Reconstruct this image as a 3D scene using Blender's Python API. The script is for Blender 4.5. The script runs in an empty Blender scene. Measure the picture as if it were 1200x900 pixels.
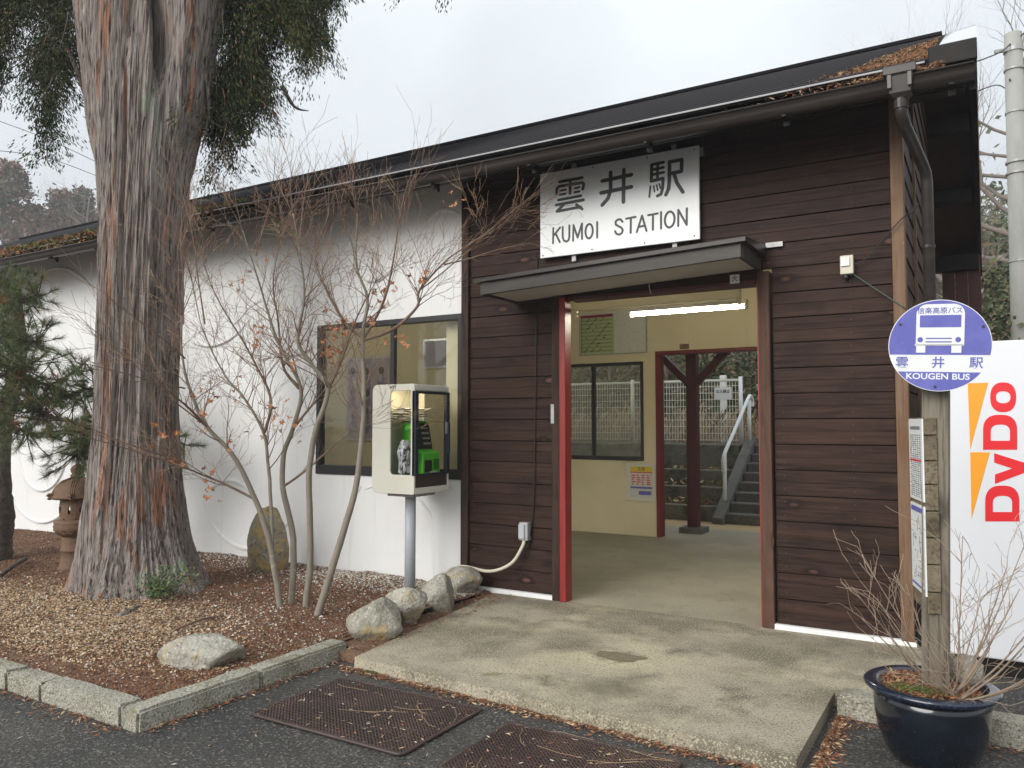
import bpy, bmesh, math, random
import numpy as np
from mathutils import Vector, Matrix, noise as mn
from math import sin, cos, pi, radians, tan, atan2, sqrt, exp
random.seed(7); rng = np.random.default_rng(7)
S = bpy.context.scene; COL = S.collection

# ------------------------------------------------------------------ camera
EYE = 1.45; FPX = 926.0; YAW = radians(30.9); PIT = radians(2.9)
cd = bpy.data.cameras.new('camera'); cam = bpy.data.objects.new('camera', cd); COL.objects.link(cam)
cd.sensor_width = 36; cd.lens = FPX*36/1200; cd.clip_start = .05; cd.clip_end = 3000
cam.location = (0, 0, EYE); cam.rotation_euler = (pi/2+PIT, 0, YAW); S.camera = cam

# ------------------------------------------------------------------ sky, sun, exposure
SUN_EL, SUN_AZ = radians(27), radians(196)     # azimuth clockwise from +Y: behind the camera, a little left
w = bpy.data.worlds.new('World'); S.world = w; w.use_nodes = True
nt = w.node_tree; nt.nodes.clear()
def N(t, typ, **kw):
    n = t.nodes.new(typ)
    for k, v in kw.items(): setattr(n, k, v)
    return n
out = N(nt, 'ShaderNodeOutputWorld'); bg = N(nt, 'ShaderNodeBackground'); sky = N(nt, 'ShaderNodeTexSky', sky_type='NISHITA', sun_disc=False)
sky.sun_elevation = SUN_EL; sky.sun_rotation = SUN_AZ; sky.air_density = 1.2; sky.dust_density = 3
tc = N(nt, 'ShaderNodeTexCoord'); sep = N(nt, 'ShaderNodeSeparateXYZ'); nt.links.new(tc.outputs['Generated'], sep.inputs[0])
mr = N(nt, 'ShaderNodeMapRange'); nt.links.new(sep.outputs[2], mr.inputs[0])
mr.inputs[1].default_value = 0; mr.inputs[2].default_value = 1; mr.inputs[3].default_value = 8.6; mr.inputs[4].default_value = 13.5
nz = N(nt, 'ShaderNodeTexNoise'); nz.inputs['Scale'].default_value = 2.2; nz.inputs['Detail'].default_value = 4; nt.links.new(tc.outputs['Generated'], nz.inputs['Vector'])
mr2 = N(nt, 'ShaderNodeMapRange'); nt.links.new(nz.outputs[0], mr2.inputs[0]); mr2.inputs[1].default_value = .3; mr2.inputs[2].default_value = .7
mr2.inputs[3].default_value = .86; mr2.inputs[4].default_value = 1.1
mul = N(nt, 'ShaderNodeMath', operation='MULTIPLY'); nt.links.new(mr.outputs[0], mul.inputs[0]); nt.links.new(mr2.outputs[0], mul.inputs[1])
cl = N(nt, 'ShaderNodeVectorMath', operation='SCALE'); cl.inputs[0].default_value = (.90, .955, 1.0); nt.links.new(mul.outputs[0], cl.inputs['Scale'])
mx = N(nt, 'ShaderNodeMix', data_type='RGBA'); mx.inputs[0].default_value = .92
nt.links.new(sky.outputs[0], mx.inputs[6]); nt.links.new(cl.outputs[0], mx.inputs[7])
nt.links.new(mx.outputs[2], bg.inputs[0]); bg.inputs[1].default_value = .08; nt.links.new(bg.outputs[0], out.inputs[0])
sd = bpy.data.lights.new('sun', 'SUN'); sd.energy = 2.85; sd.angle = radians(40); sd.color = (1, .97, .93)
sun = bpy.data.objects.new('sun', sd); COL.objects.link(sun)
sdir = Vector((sin(SUN_AZ)*cos(SUN_EL), cos(SUN_AZ)*cos(SUN_EL), sin(SUN_EL)))
sun.rotation_euler = sdir.to_track_quat('Z', 'Y').to_euler(); sun.location = (0, -8, 12)
vs = S.view_settings; vs.view_transform = 'Standard'; vs.look = 'None'; vs.gamma = 1; vs.exposure = .38

# ------------------------------------------------------------------ helpers
_F = Vector((-sin(YAW)*cos(PIT), cos(YAW)*cos(PIT), sin(PIT))); _R = Vector((cos(YAW), sin(YAW), 0)); _U = _R.cross(_F); _C = Vector((0, 0, EYE))
def ray(u, v): return _F*FPX + _R*(u-600) - _U*(v-450)
def onY(u, v, Y): r = ray(u, v); return _C + r*(Y/r.y)
def onZ(u, v, Z): r = ray(u, v); return _C + r*((Z-EYE)/r.z)
def at(u, v, d): return _C + ray(u, v)/FPX*d

def material(name, base, rough=.7, layers=(), bump=None, metal=0, spec=.5, coat=0, emit=None, coords='Object', rnd=0, trans=0, alpha=1):
    m = bpy.data.materials.new(name); m.use_nodes = True; t = m.node_tree; b = t.nodes['Principled BSDF']
    b.inputs['Roughness'].default_value = rough; b.inputs['Metallic'].default_value = metal; b.inputs['Specular IOR Level'].default_value = spec
    b.inputs['Coat Weight'].default_value = coat; b.inputs['Base Color'].default_value = (*base, 1)
    tcn = N(t, 'ShaderNodeTexCoord'); vec = tcn.outputs[coords]
    oi = N(t, 'ShaderNodeObjectInfo')
    if rnd:
        ad = N(t, 'ShaderNodeVectorMath', operation='MULTIPLY_ADD'); t.links.new(oi.outputs['Random'], ad.inputs[0])
        ad.inputs[1].default_value = (37, 53, 71); t.links.new(vec, ad.inputs[2]); vec = ad.outputs[0]
    col = None
    def mapped(sc):
        mp = N(t, 'ShaderNodeMapping'); t.links.new(vec, mp.inputs[0]); mp.inputs['Scale'].default_value = sc if isinstance(sc, tuple) else (sc,)*3
        return mp.outputs[0]
    if rnd:
        hs = N(t, 'ShaderNodeMapRange'); t.links.new(oi.outputs['Random'], hs.inputs[0]); hs.inputs[3].default_value = 1-rnd; hs.inputs[4].default_value = 1+rnd
        sc = N(t, 'ShaderNodeVectorMath', operation='SCALE'); sc.inputs[0].default_value = base; t.links.new(hs.outputs[0], sc.inputs['Scale']); col = sc.outputs[0]
    for L in layers:      # (kind, scale, colour, low, high[, detail])
        kind, s_, c2, lo, hi = L[:5]
        if kind == 'noise':
            n = N(t, 'ShaderNodeTexNoise'); n.inputs['Scale'].default_value = 1; n.inputs['Detail'].default_value = L[5] if len(L) > 5 else 5; n.inputs['Roughness'].default_value = .6
            t.links.new(mapped(s_), n.inputs['Vector']); fac = n.outputs[0]
        elif kind == 'voro':
            n = N(t, 'ShaderNodeTexVoronoi'); n.inputs['Scale'].default_value = 1; t.links.new(mapped(s_), n.inputs['Vector']); fac = n.outputs['Distance']
        elif kind == 'cell':
            n = N(t, 'ShaderNodeTexVoronoi'); n.inputs['Scale'].default_value = 1; t.links.new(mapped(s_), n.inputs['Vector'])
            sx = N(t, 'ShaderNodeSeparateColor'); t.links.new(n.outputs['Color'], sx.inputs[0]); fac = sx.outputs[0]
        elif kind == 'wave':
            n = N(t, 'ShaderNodeTexWave', wave_type='BANDS', bands_direction=L[5]); n.inputs['Scale'].default_value = 1; n.inputs['Distortion'].default_value = L[6]
            t.links.new(mapped(s_), n.inputs['Vector']); fac = n.outputs['Fac']
        r = N(t, 'ShaderNodeMapRange'); t.links.new(fac, r.inputs[0]); r.inputs[1].default_value = lo; r.inputs[2].default_value = hi; r.clamp = True
        mxn = N(t, 'ShaderNodeMix', data_type='RGBA'); t.links.new(r.outputs[0], mxn.inputs[0])
        if col is None: mxn.inputs[6].default_value = (*base, 1)
        else: t.links.new(col, mxn.inputs[6])
        mxn.inputs[7].default_value = (*c2, 1); col = mxn.outputs[2]
    if col is not None: t.links.new(col, b.inputs['Base Color'])
    if bump:
        s_, strength, dist = bump; n = N(t, 'ShaderNodeTexNoise'); n.inputs['Scale'].default_value = 1; n.inputs['Detail'].default_value = 6
        t.links.new(mapped(s_), n.inputs['Vector']); bp = N(t, 'ShaderNodeBump'); bp.inputs['Strength'].default_value = strength; bp.inputs['Distance'].default_value = dist
        t.links.new(n.outputs[0], bp.inputs['Height']); t.links.new(bp.outputs[0], b.inputs['Normal'])
    if emit: b.inputs['Emission Color'].default_value = (*emit[0], 1); b.inputs['Emission Strength'].default_value = emit[1]
    return m

def glass(name, tint=(1, 1, 1), gloss=1.0, haze=0):
    m = bpy.data.materials.new(name); m.use_nodes = True; t = m.node_tree; t.nodes.clear()
    o = N(t, 'ShaderNodeOutputMaterial'); tr = N(t, 'ShaderNodeBsdfTransparent'); tr.inputs[0].default_value = (*tint, 1)
    gl = N(t, 'ShaderNodeBsdfGlossy'); gl.inputs['Roughness'].default_value = .02; fr = N(t, 'ShaderNodeFresnel'); fr.inputs[0].default_value = 1.5
    ml = N(t, 'ShaderNodeMath', operation='MULTIPLY'); ml.inputs[1].default_value = gloss; t.links.new(fr.outputs[0], ml.inputs[0]); ml.use_clamp = True
    ge = N(t, 'ShaderNodeNewGeometry'); iv = N(t, 'ShaderNodeMath', operation='SUBTRACT'); iv.inputs[0].default_value = 1; t.links.new(ge.outputs['Backfacing'], iv.inputs[1])
    m3 = N(t, 'ShaderNodeMath', operation='MULTIPLY'); t.links.new(ml.outputs[0], m3.inputs[0]); t.links.new(iv.outputs[0], m3.inputs[1]); ml = m3
    mx = N(t, 'ShaderNodeMixShader'); t.links.new(ml.outputs[0], mx.inputs[0]); t.links.new(tr.outputs[0], mx.inputs[1]); t.links.new(gl.outputs[0], mx.inputs[2])
    last = mx.outputs[0]
    if haze:
        df = N(t, 'ShaderNodeBsdfDiffuse'); df.inputs[0].default_value = (.7, .7, .66, 1); m2 = N(t, 'ShaderNodeMixShader'); m2.inputs[0].default_value = haze
        t.links.new(last, m2.inputs[1]); t.links.new(df.outputs[0], m2.inputs[2]); last = m2.outputs[0]
    t.links.new(last, o.inputs[0]); return m

class MB:
    def __init__(s): s.v = []; s.f = []; s.mi = []; s.cur = 0
    def add(s, vs, fs):
        b = len(s.v); s.v += [tuple(p) for p in vs]; s.f += [tuple(i+b for i in f) for f in fs]; s.mi += [s.cur]*len(fs); return s
    def box(s, x0, x1, y0, y1, z0, z1):
        return s.add([(x, y, z) for z in (z0, z1) for y in (y0, y1) for x in (x0, x1)],
                     [(0, 2, 3, 1), (4, 5, 7, 6), (0, 1, 5, 4), (2, 6, 7, 3), (0, 4, 6, 2), (1, 3, 7, 5)])
    def bar(s, a, b, w_, h_, up=(0, 0, 1)):
        a, b = Vector(a), Vector(b); d = (b-a).normalized(); up = Vector(up); x = d.cross(up)
        if x.length < 1e-4: x = d.cross(Vector((0, 1, 0)))
        x.normalize(); y = x.cross(d); vs = []
        for p in (a, b):
            for sx, sy in ((-1, -1), (1, -1), (1, 1), (-1, 1)): vs.append(p + x*sx*w_/2 + y*sy*h_/2)
        return s.add(vs, [(3, 2, 1, 0), (4, 5, 6, 7), (0, 1, 5, 4), (1, 2, 6, 5), (2, 3, 7, 6), (3, 0, 4, 7)])
    def tube(s, pts, r, n=8, cap=True):
        pts = [Vector(p) for p in pts]; rs = r if isinstance(r, (list, tuple)) else [r]*len(pts)
        vs = []; fs = []; x = None
        for i, p in enumerate(pts):
            d = (pts[min(i+1, len(pts)-1)] - pts[max(i-1, 0)])
            if d.length < 1e-9: d = Vector((0, 0, 1))
            d.normalize()
            if x is None:
                x = d.cross(Vector((0, 0, 1)));
                if x.length < .1: x = d.cross(Vector((0, 1, 0)))
            x = (x - d*x.dot(d))
            if x.length < 1e-5: x = d.orthogonal()
            x.normalize(); y = d.cross(x)
            for k in range(n):
                a = 2*pi*k/n; vs.append(p + (x*cos(a) + y*sin(a))*rs[i])
        for i in range(len(pts)-1):
            for k in range(n):
                a, b = i*n+k, i*n+(k+1) % n; fs.append((a, b, b+n, a+n))
        if cap: fs.append(tuple(range(n))[::-1]); fs.append(tuple((len(pts)-1)*n+k for k in range(n)))
        return s.add(vs, fs)
    def lathe(s, prof, c=(0, 0, 0), n=40, mod=None):
        vs = []; fs = []; cx, cy, cz = c
        for i, (r, z) in enumerate(prof):
            for k in range(n):
                a = 2*pi*k/n; rr = r*(mod(a, z) if mod else 1); vs.append((cx+rr*cos(a), cy+rr*sin(a), cz+z))
        for i in range(len(prof)-1):
            for k in range(n):
                a, b = i*n+k, i*n+(k+1) % n; fs.append((a, b, b+n, a+n))
        fs.append(tuple(range(n))[::-1]); fs.append(tuple((len(prof)-1)*n+k for k in range(n)))
        return s.add(vs, fs)
    def prism(s, poly, f0, f1):      # poly of 2D points mapped by f0 and f1 to 3D: back and front
        n = len(poly); vs = [f0(p) for p in poly] + [f1(p) for p in poly]
        return s.add(vs, [tuple(range(n))[::-1], tuple(range(n, 2*n))] + [(i, (i+1) % n, (i+1) % n+n, i+n) for i in range(n)])
    def ring(s, outer, inner, f0, f1):   # same point count
        n = len(outer); vs = [f(p) for f in (f0, f1) for q in (outer, inner) for p in q]; fs = []
        for i in range(n):
            j = (i+1) % n
            fs += [(2*n+i, 2*n+j, 3*n+j, 3*n+i), (j, i, n+i, n+j), (i, j, 2*n+j, 2*n+i), (n+j, n+i, 3*n+i, 3*n+j)]
        return s.add(vs, fs)

ROOT = {}
def obj(name, mb, mat, parent=None, smooth=False, bevel=0, seg=1, normals=True):
    me = bpy.data.meshes.new(name); vs = mb.v
    off = Vector(ROOT.get(parent.name, (0, 0, 0))) if parent else Vector((0, 0, 0))
    if off.length: vs = [(x-off.x, y-off.y, z-off.z) for x, y, z in vs]
    me.from_pydata(vs, [], mb.f)
    for m in (mat if isinstance(mat, (list, tuple)) else [mat]): me.materials.append(m)
    if max(mb.mi or [0]): me.polygons.foreach_set('material_index', mb.mi)
    if normals:
        b = bmesh.new(); b.from_mesh(me); bmesh.ops.recalc_face_normals(b, faces=b.faces); b.to_mesh(me); b.free()
    if smooth: me.polygons.foreach_set('use_smooth', [True]*len(me.polygons))
    o = bpy.data.objects.new(name, me); COL.objects.link(o)
    if parent: o.parent = parent; ROOT[o.name] = off
    if bevel:
        bv = o.modifiers.new('bevel', 'BEVEL'); bv.width = bevel; bv.segments = seg; bv.limit_method = 'ANGLE'
    return o
def tag(o, label, cat, group=None, kind=None):
    o['label'] = label; o['category'] = cat
    if group: o['group'] = group
    if kind: o['kind'] = kind
    return o
def thing(name, label, cat, loc, group=None):
    o = bpy.data.objects.new(name, None); COL.objects.link(o); o.location = loc; o.empty_display_size = .2; ROOT[o.name] = Vector(loc)
    return tag(o, label, cat, group)
def struct(o, kind='structure'): o['kind'] = kind; return o
def structroot(name, loc=(0, 0, 0)):
    o = bpy.data.objects.new(name, None); COL.objects.link(o); o.location = loc; ROOT[o.name] = Vector(loc); o['kind'] = 'structure'; return o
def quads(name, V, mat, parent=None, mats_idx=None, n=4):
    """V: array (k, n, 3) of separate n-gons -> one object"""
    k = V.shape[0]; off = np.array(ROOT.get(parent.name, (0, 0, 0))) if parent else np.zeros(3)
    me = bpy.data.meshes.new(name); me.vertices.add(k*n); me.vertices.foreach_set('co', (V-off).reshape(-1).astype(np.float32))
    me.loops.add(k*n); me.loops.foreach_set('vertex_index', np.arange(k*n, dtype=np.int32)); me.polygons.add(k)
    me.polygons.foreach_set('loop_start', np.arange(0, k*n, n, dtype=np.int32))
    for m in (mat if isinstance(mat, (list, tuple)) else [mat]): me.materials.append(m)
    if mats_idx is not None: me.polygons.foreach_set('material_index', np.asarray(mats_idx, dtype=np.int32))
    me.update(calc_edges=True); o = bpy.data.objects.new(name, me); COL.objects.link(o)
    if parent: o.parent = parent; ROOT[o.name] = Vector(off)
    return o
def text(name, body, size, mat, M, parent=None, offset=0, shear=0, ext=.0008, align='CENTER', sx=1, spacing=1):
    c = bpy.data.curves.new(name, 'FONT'); c.body = body; c.size = size; c.offset = offset; c.extrude = ext; c.align_x = align; c.align_y = 'CENTER'; c.space_character = spacing
    t = bpy.data.objects.new('tmp', c); COL.objects.link(t); dg = bpy.context.evaluated_depsgraph_get()
    me = bpy.data.meshes.new_from_object(t.evaluated_get(dg)); bpy.data.objects.remove(t)
    off = ROOT.get(parent.name, Vector()) if parent else Vector()
    me.transform(Matrix.Translation(-off) @ M @ Matrix.Diagonal((sx, 1, 1, 1))); me.materials.clear(); me.materials.append(mat)
    o = bpy.data.objects.new(name, me); COL.objects.link(o)
    if parent: o.parent = parent; ROOT[o.name] = off
    return o
def facing_front(x, y, z): return Matrix.Translation((x, y, z)) @ Matrix.Rotation(pi/2, 4, 'X')   # text reading on a wall that faces -Y
def rrect(x0, x1, y0, y1, r, n=5, rs=None):
    rs = rs or (r,)*4; pts = []
    for (cx, cy, a0), rr in zip(((x1, y1, 0), (x0, y1, 90), (x0, y0, 180), (x1, y0, 270)), rs):
        ox = cx-rr if cx == x1 else cx+rr; oy = cy-rr if cy == y1 else cy+rr
        for k in range(n+1): a = radians(a0+90*k/n); pts.append((ox+rr*cos(a), oy+rr*sin(a)))
    return pts
def stroke_mesh(mb, strokes, to3d, depth):
    """round-ended strokes: (width, [points]) in plane units; each next stroke lies a hair above the last"""
    for i, (wd, pts) in enumerate(strokes):
        for j in range(len(pts)-1):
            (x0, y0), (x1, y1) = pts[j], pts[j+1]; a = atan2(y1-y0, x1-x0); poly = []
            for k in range(7): b = a+pi/2+pi*k/6; poly.append((x0+wd/2*cos(b), y0+wd/2*sin(b)))
            for k in range(7): b = a-pi/2+pi*k/6; poly.append((x1+wd/2*cos(b), y1+wd/2*sin(b)))
            e = .0003*((i*3+j) % 7)
            mb.prism(poly, lambda p: to3d(p, 0), lambda p: to3d(p, depth+e))

# ------------------------------------------------------------------ materials
def wood(name, axis, base, c2, c3, dark, wear=.35, rnd=.18):
    s = [30.]*3; s['XYZ'.index(axis)] = 1.6; s = tuple(s); f = tuple(x*2.4 for x in s); k = [5.]*3; k['XYZ'.index(axis)] = 2.2; k2 = [11.]*3; k2['XYZ'.index(axis)] = 4.
    return material(name, base, .62, [('noise', s, c2, .42, .66), ('noise', f, dark, .48, .68), ('noise', tuple(x*.25 for x in s), c3, .52, .8),
        ('voro', tuple(k), dark, .24, .12), ('voro', tuple(k), tuple(x*(3.4 if base[0] < .1 else .55) for x in base), .12, .07), ('noise', tuple(x*1.7 for x in k2), tuple(x*3.6 for x in base), .69, .76), ('noise', (2.5, 2.5, 2.5), dark, .52, .8)],
        bump=(s, .5, .008), rnd=rnd, spec=.16)
mWood = wood('stained_boards', 'X', (.036, .0185, .0135), (.046, .024, .0175), (.072, .038, .027), (.015, .008, .0065))
mWoodY = wood('stained_boards_side', 'Y', (.05, .024, .017), (.06, .03, .02), (.09, .045, .03), (.02, .01, .008))
mPostD = wood('dark_post_wood', 'Z', (.05, .03, .023), (.06, .035, .027), (.09, .05, .035), (.02, .012, .01))
mPostB = wood('brown_post_wood', 'Z', (.095, .052, .036), (.08, .043, .03), (.15, .085, .058), (.06, .03, .02))
mPostT = wood('tan_post_wood', 'Z', (.20, .13, .085), (.16, .10, .062), (.28, .19, .125), (.14, .07, .035))
mPostG = wood('weathered_grey_post', 'Z', (.21, .18, .14), (.16, .14, .105), (.3, .27, .22), (.07, .06, .045))
mPlankG = wood('weathered_plank', 'Y', (.19, .155, .105), (.15, .12, .08), (.26, .22, .16), (.07, .055, .035))
mRed = material('red_painted_wood', (.28, .022, .02), .4, [('noise', (20, 20, 3), (.2, .015, .014), .4, .7), ('noise', 60, (.45, .3, .25), .74, .8)], rnd=.05)
mRedM = material('mid_red_paint', (.16, .014, .014), .5); mRedD = material('dark_red_paint', (.07, .008, .008), .5, [('noise', (20, 20, 3), (.045, .006, .006), .4, .7)])
mPlaster = material('white_plaster', (.8, .8, .79), .85, [('noise', 1.2, (.75, .75, .745), .45, .75), ('noise', (3, 3, 1), (.62, .62, .6), .66, .9), ('noise', (7, 7, .45), (.64, .64, .61), .58, .8), ('noise', 14, (.7, .7, .69), .6, .9)], bump=(2.2, .5, .03))
mCream = material('cream_wall_paint', (.76, .67, .46), .7, [('noise', 2, (.71, .62, .41), .4, .7), ('noise', (3, 3, .6), (.55, .48, .3), .6, .8), ('noise', 30, (.58, .52, .33), .7, .85)])
mCeil = material('white_ceiling', (.7, .68, .6), .8)
mConc = material('pale_concrete', (.355, .31, .23), .85, [('noise', 1.1, (.15, .128, .085), .42, .58), ('noise', .8, (.50, .44, .30), .50, .64), ('noise', 3.1, (.13, .11, .075), .53, .68),
    ('noise', 100, (.48, .44, .33), .52, .64, 2), ('noise', 80, (.13, .115, .08), .54, .66, 2), ('noise', .9, (.15, .13, .085), .56, .72), ('noise', 5, (.17, .17, .08), .62, .74), ('voro', 9, (.06, .05, .04), .06, .04)], bump=(60, .7, .006))
mFloor = material('smooth_concrete', (.31, .28, .205), .75, [('noise', 1.3, (.24, .215, .155), .4, .62), ('noise', 4, (.18, .16, .11), .56, .76), ('noise', 80, (.4, .37, .28), .52, .66), ('noise', 70, (.16, .14, .1), .56, .66), ('voro', 9, (.15, .13, .11), .06, .03)], bump=(60, .2, .002))
mStain = material('damp_concrete', (.17, .14, .085), .8, [('noise', 40, (.25, .21, .14), .5, .7), ('noise', 90, (.1, .085, .055), .55, .7)], bump=(90, .4, .003))
mAsph = material('asphalt', (.052, .048, .043), .85, [('noise', 2, (.074, .068, .058), .4, .65), ('noise', .6, (.034, .034, .035), .45, .7), ('noise', 62, (.17, .165, .15), .57, .64, 2),
    ('noise', 70, (.016, .016, .016), .53, .62, 2), ('voro', 30, (.30, .28, .24), .09, .06)], bump=(70, 1, .012))
mKerb = material('granite_kerb', (.33, .315, .26), .85, [('noise', 5, (.22, .2, .14), .42, .66), ('noise', 105, (.50, .48, .4), .52, .63, 2), ('noise', 85, (.12, .115, .085), .54, .65, 2), ('noise', 8, (.17, .16, .07), .58, .7), ('noise', 3, (.13, .12, .09), .56, .7)], bump=(45, 1, .014), rnd=.1)
mRock = material('pale_granite', (.42, .4, .34), .85, [('noise', 8, (.27, .25, .2), .42, .62), ('noise', 60, (.56, .54, .47), .54, .68, 3), ('noise', 52, (.14, .13, .11), .57, .70, 3), ('noise', 3.5, (.2, .185, .14), .52, .64), ('noise', 5, (.38, .28, .13), .57, .7)], bump=(30, 1, .02), rnd=.15)
mMossRock = material('lichened_stone', (.27, .24, .18), .9, [('noise', 9, (.42, .30, .11), .46, .6), ('noise', 14, (.4, .4, .35), .58, .7), ('noise', 20, (.09, .08, .06), .56, .7)], bump=(30, .9, .02))
mSoil = material('mulched_soil', (.14, .075, .045), .95, [('noise', 3, (.2, .13, .08), .45, .6), ('noise', 60, (.24, .12, .06), .5, .66), ('noise', 90, (.05, .03, .02), .52, .66)], bump=(60, 1, .015))
mGutter = material('brown_gutter_plastic', (.03, .024, .022), .35, [('noise', (2, 20, 20), (.045, .037, .033), .45, .7)], spec=.35)
mRoof = material('dark_roof_metal', (.012, .011, .013), .85, [('noise', (1, 12, 12), (.03, .028, .028), .5, .75), ('noise', 5, (.016, .016, .018), .5, .7)], spec=.04, rnd=.15)
mSeamGlint = material('seam_sky_glint', (.045, .045, .05), .6, spec=.1)  # sky glint along each roof seam, painted as a paler riser lip
mFlash = material('pale_metal_flashing', (.62, .63, .65), .3, metal=.3); mDrip = material('dull_metal_drip_edge', (.26, .26, .27), .4)
mSoffit = material('brown_soffit', (.03, .014, .011), .7, [('noise', (4, 1, 4), (.055, .022, .016), .45, .7)])
mBlackW = material('black_stained_wood', (.014, .012, .011), .6, [('noise', (3, 3, 3), (.028, .024, .021), .5, .75)], spec=.2)
mCanopyF = material('canopy_fascia', (.045, .04, .034), .6, [('noise', (2, 20, 20), (.065, .058, .05), .45, .7), ('noise', 12, (.04, .036, .032), .6, .75)])
mCanopyS = material('canopy_soffit', (.5, .47, .43), .8, [('noise', 3, (.42, .39, .35), .5, .75)])
mAlu = material('black_window_frame', (.025, .025, .027), .35)
mSignW = material('white_sign_enamel', (.84, .86, .86), .35, [('noise', (6, 1, 2), (.79, .81, .80), .5, .75), ('noise', (14, 1, 3), (.5, .5, .45), .7, .84)])
mInk = material('dark_lettering', (.04, .043, .047), .5)
mMetalG = material('galvanised_metal', (.42, .42, .41), .5, [('noise', 15, (.3, .29, .27), .5, .7)], metal=.3)
mVend = material('white_machine_panel', (.71, .72, .75), .3, [('noise', 30, (.66, .67, .69), .66, .75), ('noise', (5, 5, .8), (.62, .62, .62), .64, .85), ('noise', .8, (.68, .69, .72), .4, .7)])
mVRed = material('red_print', (.72, .012, .02), .4); mVOr = material('orange_print', (.85, .33, .015), .4)
mBlue = material('faded_blue_print', (.115, .12, .42), .45, [('noise', 7, (.16, .165, .5), .45, .7), ('noise', (18, 18, 30), (.25, .26, .58), .66, .8)])
mBusW = material('bus_sign_white', (.78, .8, .8), .4, [('noise', 12, (.7, .72, .7), .6, .8)])
mPot = material('blue_glazed_pottery', (.004, .006, .011), .16, [('noise', 14, (.006, .012, .022), .45, .7), ('noise', 90, (.16, .18, .22), .68, .74), ('voro', 3.3, (.006, .006, .012), .1, .05)], coat=.6)
mPotRim = material('blue_glazed_rim', (.007, .012, .028), .22, [('noise', 60, (.03, .045, .085), .52, .64), ('noise', 9, (.006, .008, .02), .5, .7)], coat=.5)
mCase = material('ivory_plastic', (.74, .72, .62), .35, [('noise', 4, (.7, .67, .56), .5, .8)])
mGreen = material('green_phone_plastic', (.09, .52, .035), .35); mPhBlk = material('black_phone_panel', (.025, .024, .022), .35)
mNavy = material('navy_door_frame', (.022, .028, .042), .35); mPaper = material('paper', (.66, .65, .61), .8, [('noise', 40, (.5, .49, .46), .5, .7)])
mPole = material('grey_painted_steel', (.45, .47, .5), .4)
mTube = material('lit_tube', (1, 1, 1), .4, emit=((1, .97, .78), 75)); mTubeOff = material('unlit_tube', (.75, .75, .72), .3)
mFix = material('cream_fixture', (.7, .65, .52), .5)
mRail = material('white_painted_rail', (.78, .8, .8), .35)
mFence = material('cream_fence_wire', (.8, .8, .7), .5); mStep = material('dark_step_stone', (.10, .095, .085), .9, [('noise', 70, (.25, .24, .22), .52, .7), ('noise', 5, (.08, .08, .07), .5, .7)], bump=(60, .6, .005))
mMossC = material('mossy_concrete', (.16, .155, .12), .95, [('noise', 4, (.05, .055, .03), .45, .66), ('noise', 14, (.28, .27, .23), .6, .75)], bump=(30, .8, .02))
mTerra = material('brown_stoneware', (.16, .092, .052), .75, [('noise', 30, (.11, .06, .035), .45, .7), ('noise', 90, (.22, .13, .08), .58, .7)], bump=(90, .4, .003))
mSand = material('ochre_sand', (.4, .29, .15), .95, [('noise', 3, (.32, .23, .12), .45, .7), ('noise', 60, (.2, .15, .09), .6, .75)])
mGlass = glass('window_glass', (.92, .93, .91), 2.2); mGlassB = glass('hazy_window_glass', (.85, .86, .82), 1.0, .16); mGlassP = glass('phone_glass', (.98, .98, .96), 1.0)
mMat = material('brown_plastic_mat', (.052, .034, .03), .5, [('noise', 6, (.085, .05, .042), .45, .7), ('noise', 60, (.12, .075, .06), .62, .75)], rnd=.1)
mWire = material('black_cable', (.015, .015, .015), .5); mHose = material('cream_conduit', (.6, .55, .44), .5)
mConcPole = material('grey_concrete_pole', (.36, .36, .33), .85, [('noise', (4, 4, 1), (.29, .29, .265), .45, .7), ('noise', 30, (.42, .42, .39), .6, .75)])

# ------------------------------------------------------------------ ground and paving
GZ = -.07
def sheet(name, x0, x1, y0, y1, z, mat, nx=1, ny=1, f=None):
    mb = MB(); vs = [(x0+(x1-x0)*i/nx, y0+(y1-y0)*j/ny, 0) for j in range(ny+1) for i in range(nx+1)]
    vs = [(x, y, z+(f(x, y) if f else 0)) for x, y, _ in vs]
    mb.add(vs, [(j*(nx+1)+i, j*(nx+1)+i+1, (j+1)*(nx+1)+i+1, (j+1)*(nx+1)+i) for j in range(ny) for i in range(nx)])
    return struct(obj(name, mb, mat, smooth=bool(f), normals=False))
sheet('ground', -600, 600, -600, 600, -.6, mSand)
sheet('asphalt_road', -60, 40, -40, 6.0, GZ, mAsph, 100, 46, lambda x, y: .006*mn.noise(Vector((x*.8, y*.8, 0))))
sheet('yard', -.72, 30, 4.62, 11.6, -.03, mAsph)

KX = -3.62; KY = 2.46                      # outer faces of the planting-bed kerb
def bed_h(x, y):
    d2 = (x+6.25)**2/1.6+(y-4.15)**2/1.1
    h = .02+.05*exp(-d2)+.03*mn.noise(Vector((x*1.3, y*1.3, 2)))+.012*mn.noise(Vector((x*6, y*6, 5)))
    h += .05*exp(-((x+4.6)**2+(y-4.5)**2)/.8)
    e = min(1, max(0, (y-KY-.1)/.5))*min(1, max(0, (KX-.1-x)/.4)+(1 if y > 4.2 else 0))
    return .0+h*e+.01*(1-e)
bed = sheet('planting_bed', -16, KX-.08, KY+.08, 5.9, 0, mSoil, 150, 60, bed_h)
# wedge of bed beside the slab
mb = MB(); mb.add([(KX-.09, 3.95, .0), (-3.42, 3.95, -.01), (-3.66, 5.9, -.002), (KX-.09, 5.9, .0)], [(0, 1, 2, 3)]); mb.box(KX-.14, -3.405, 3.87, 4.3, -.12, -.012); struct(obj('planting_bed_edge', mb, mSoil, normals=False))

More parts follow.
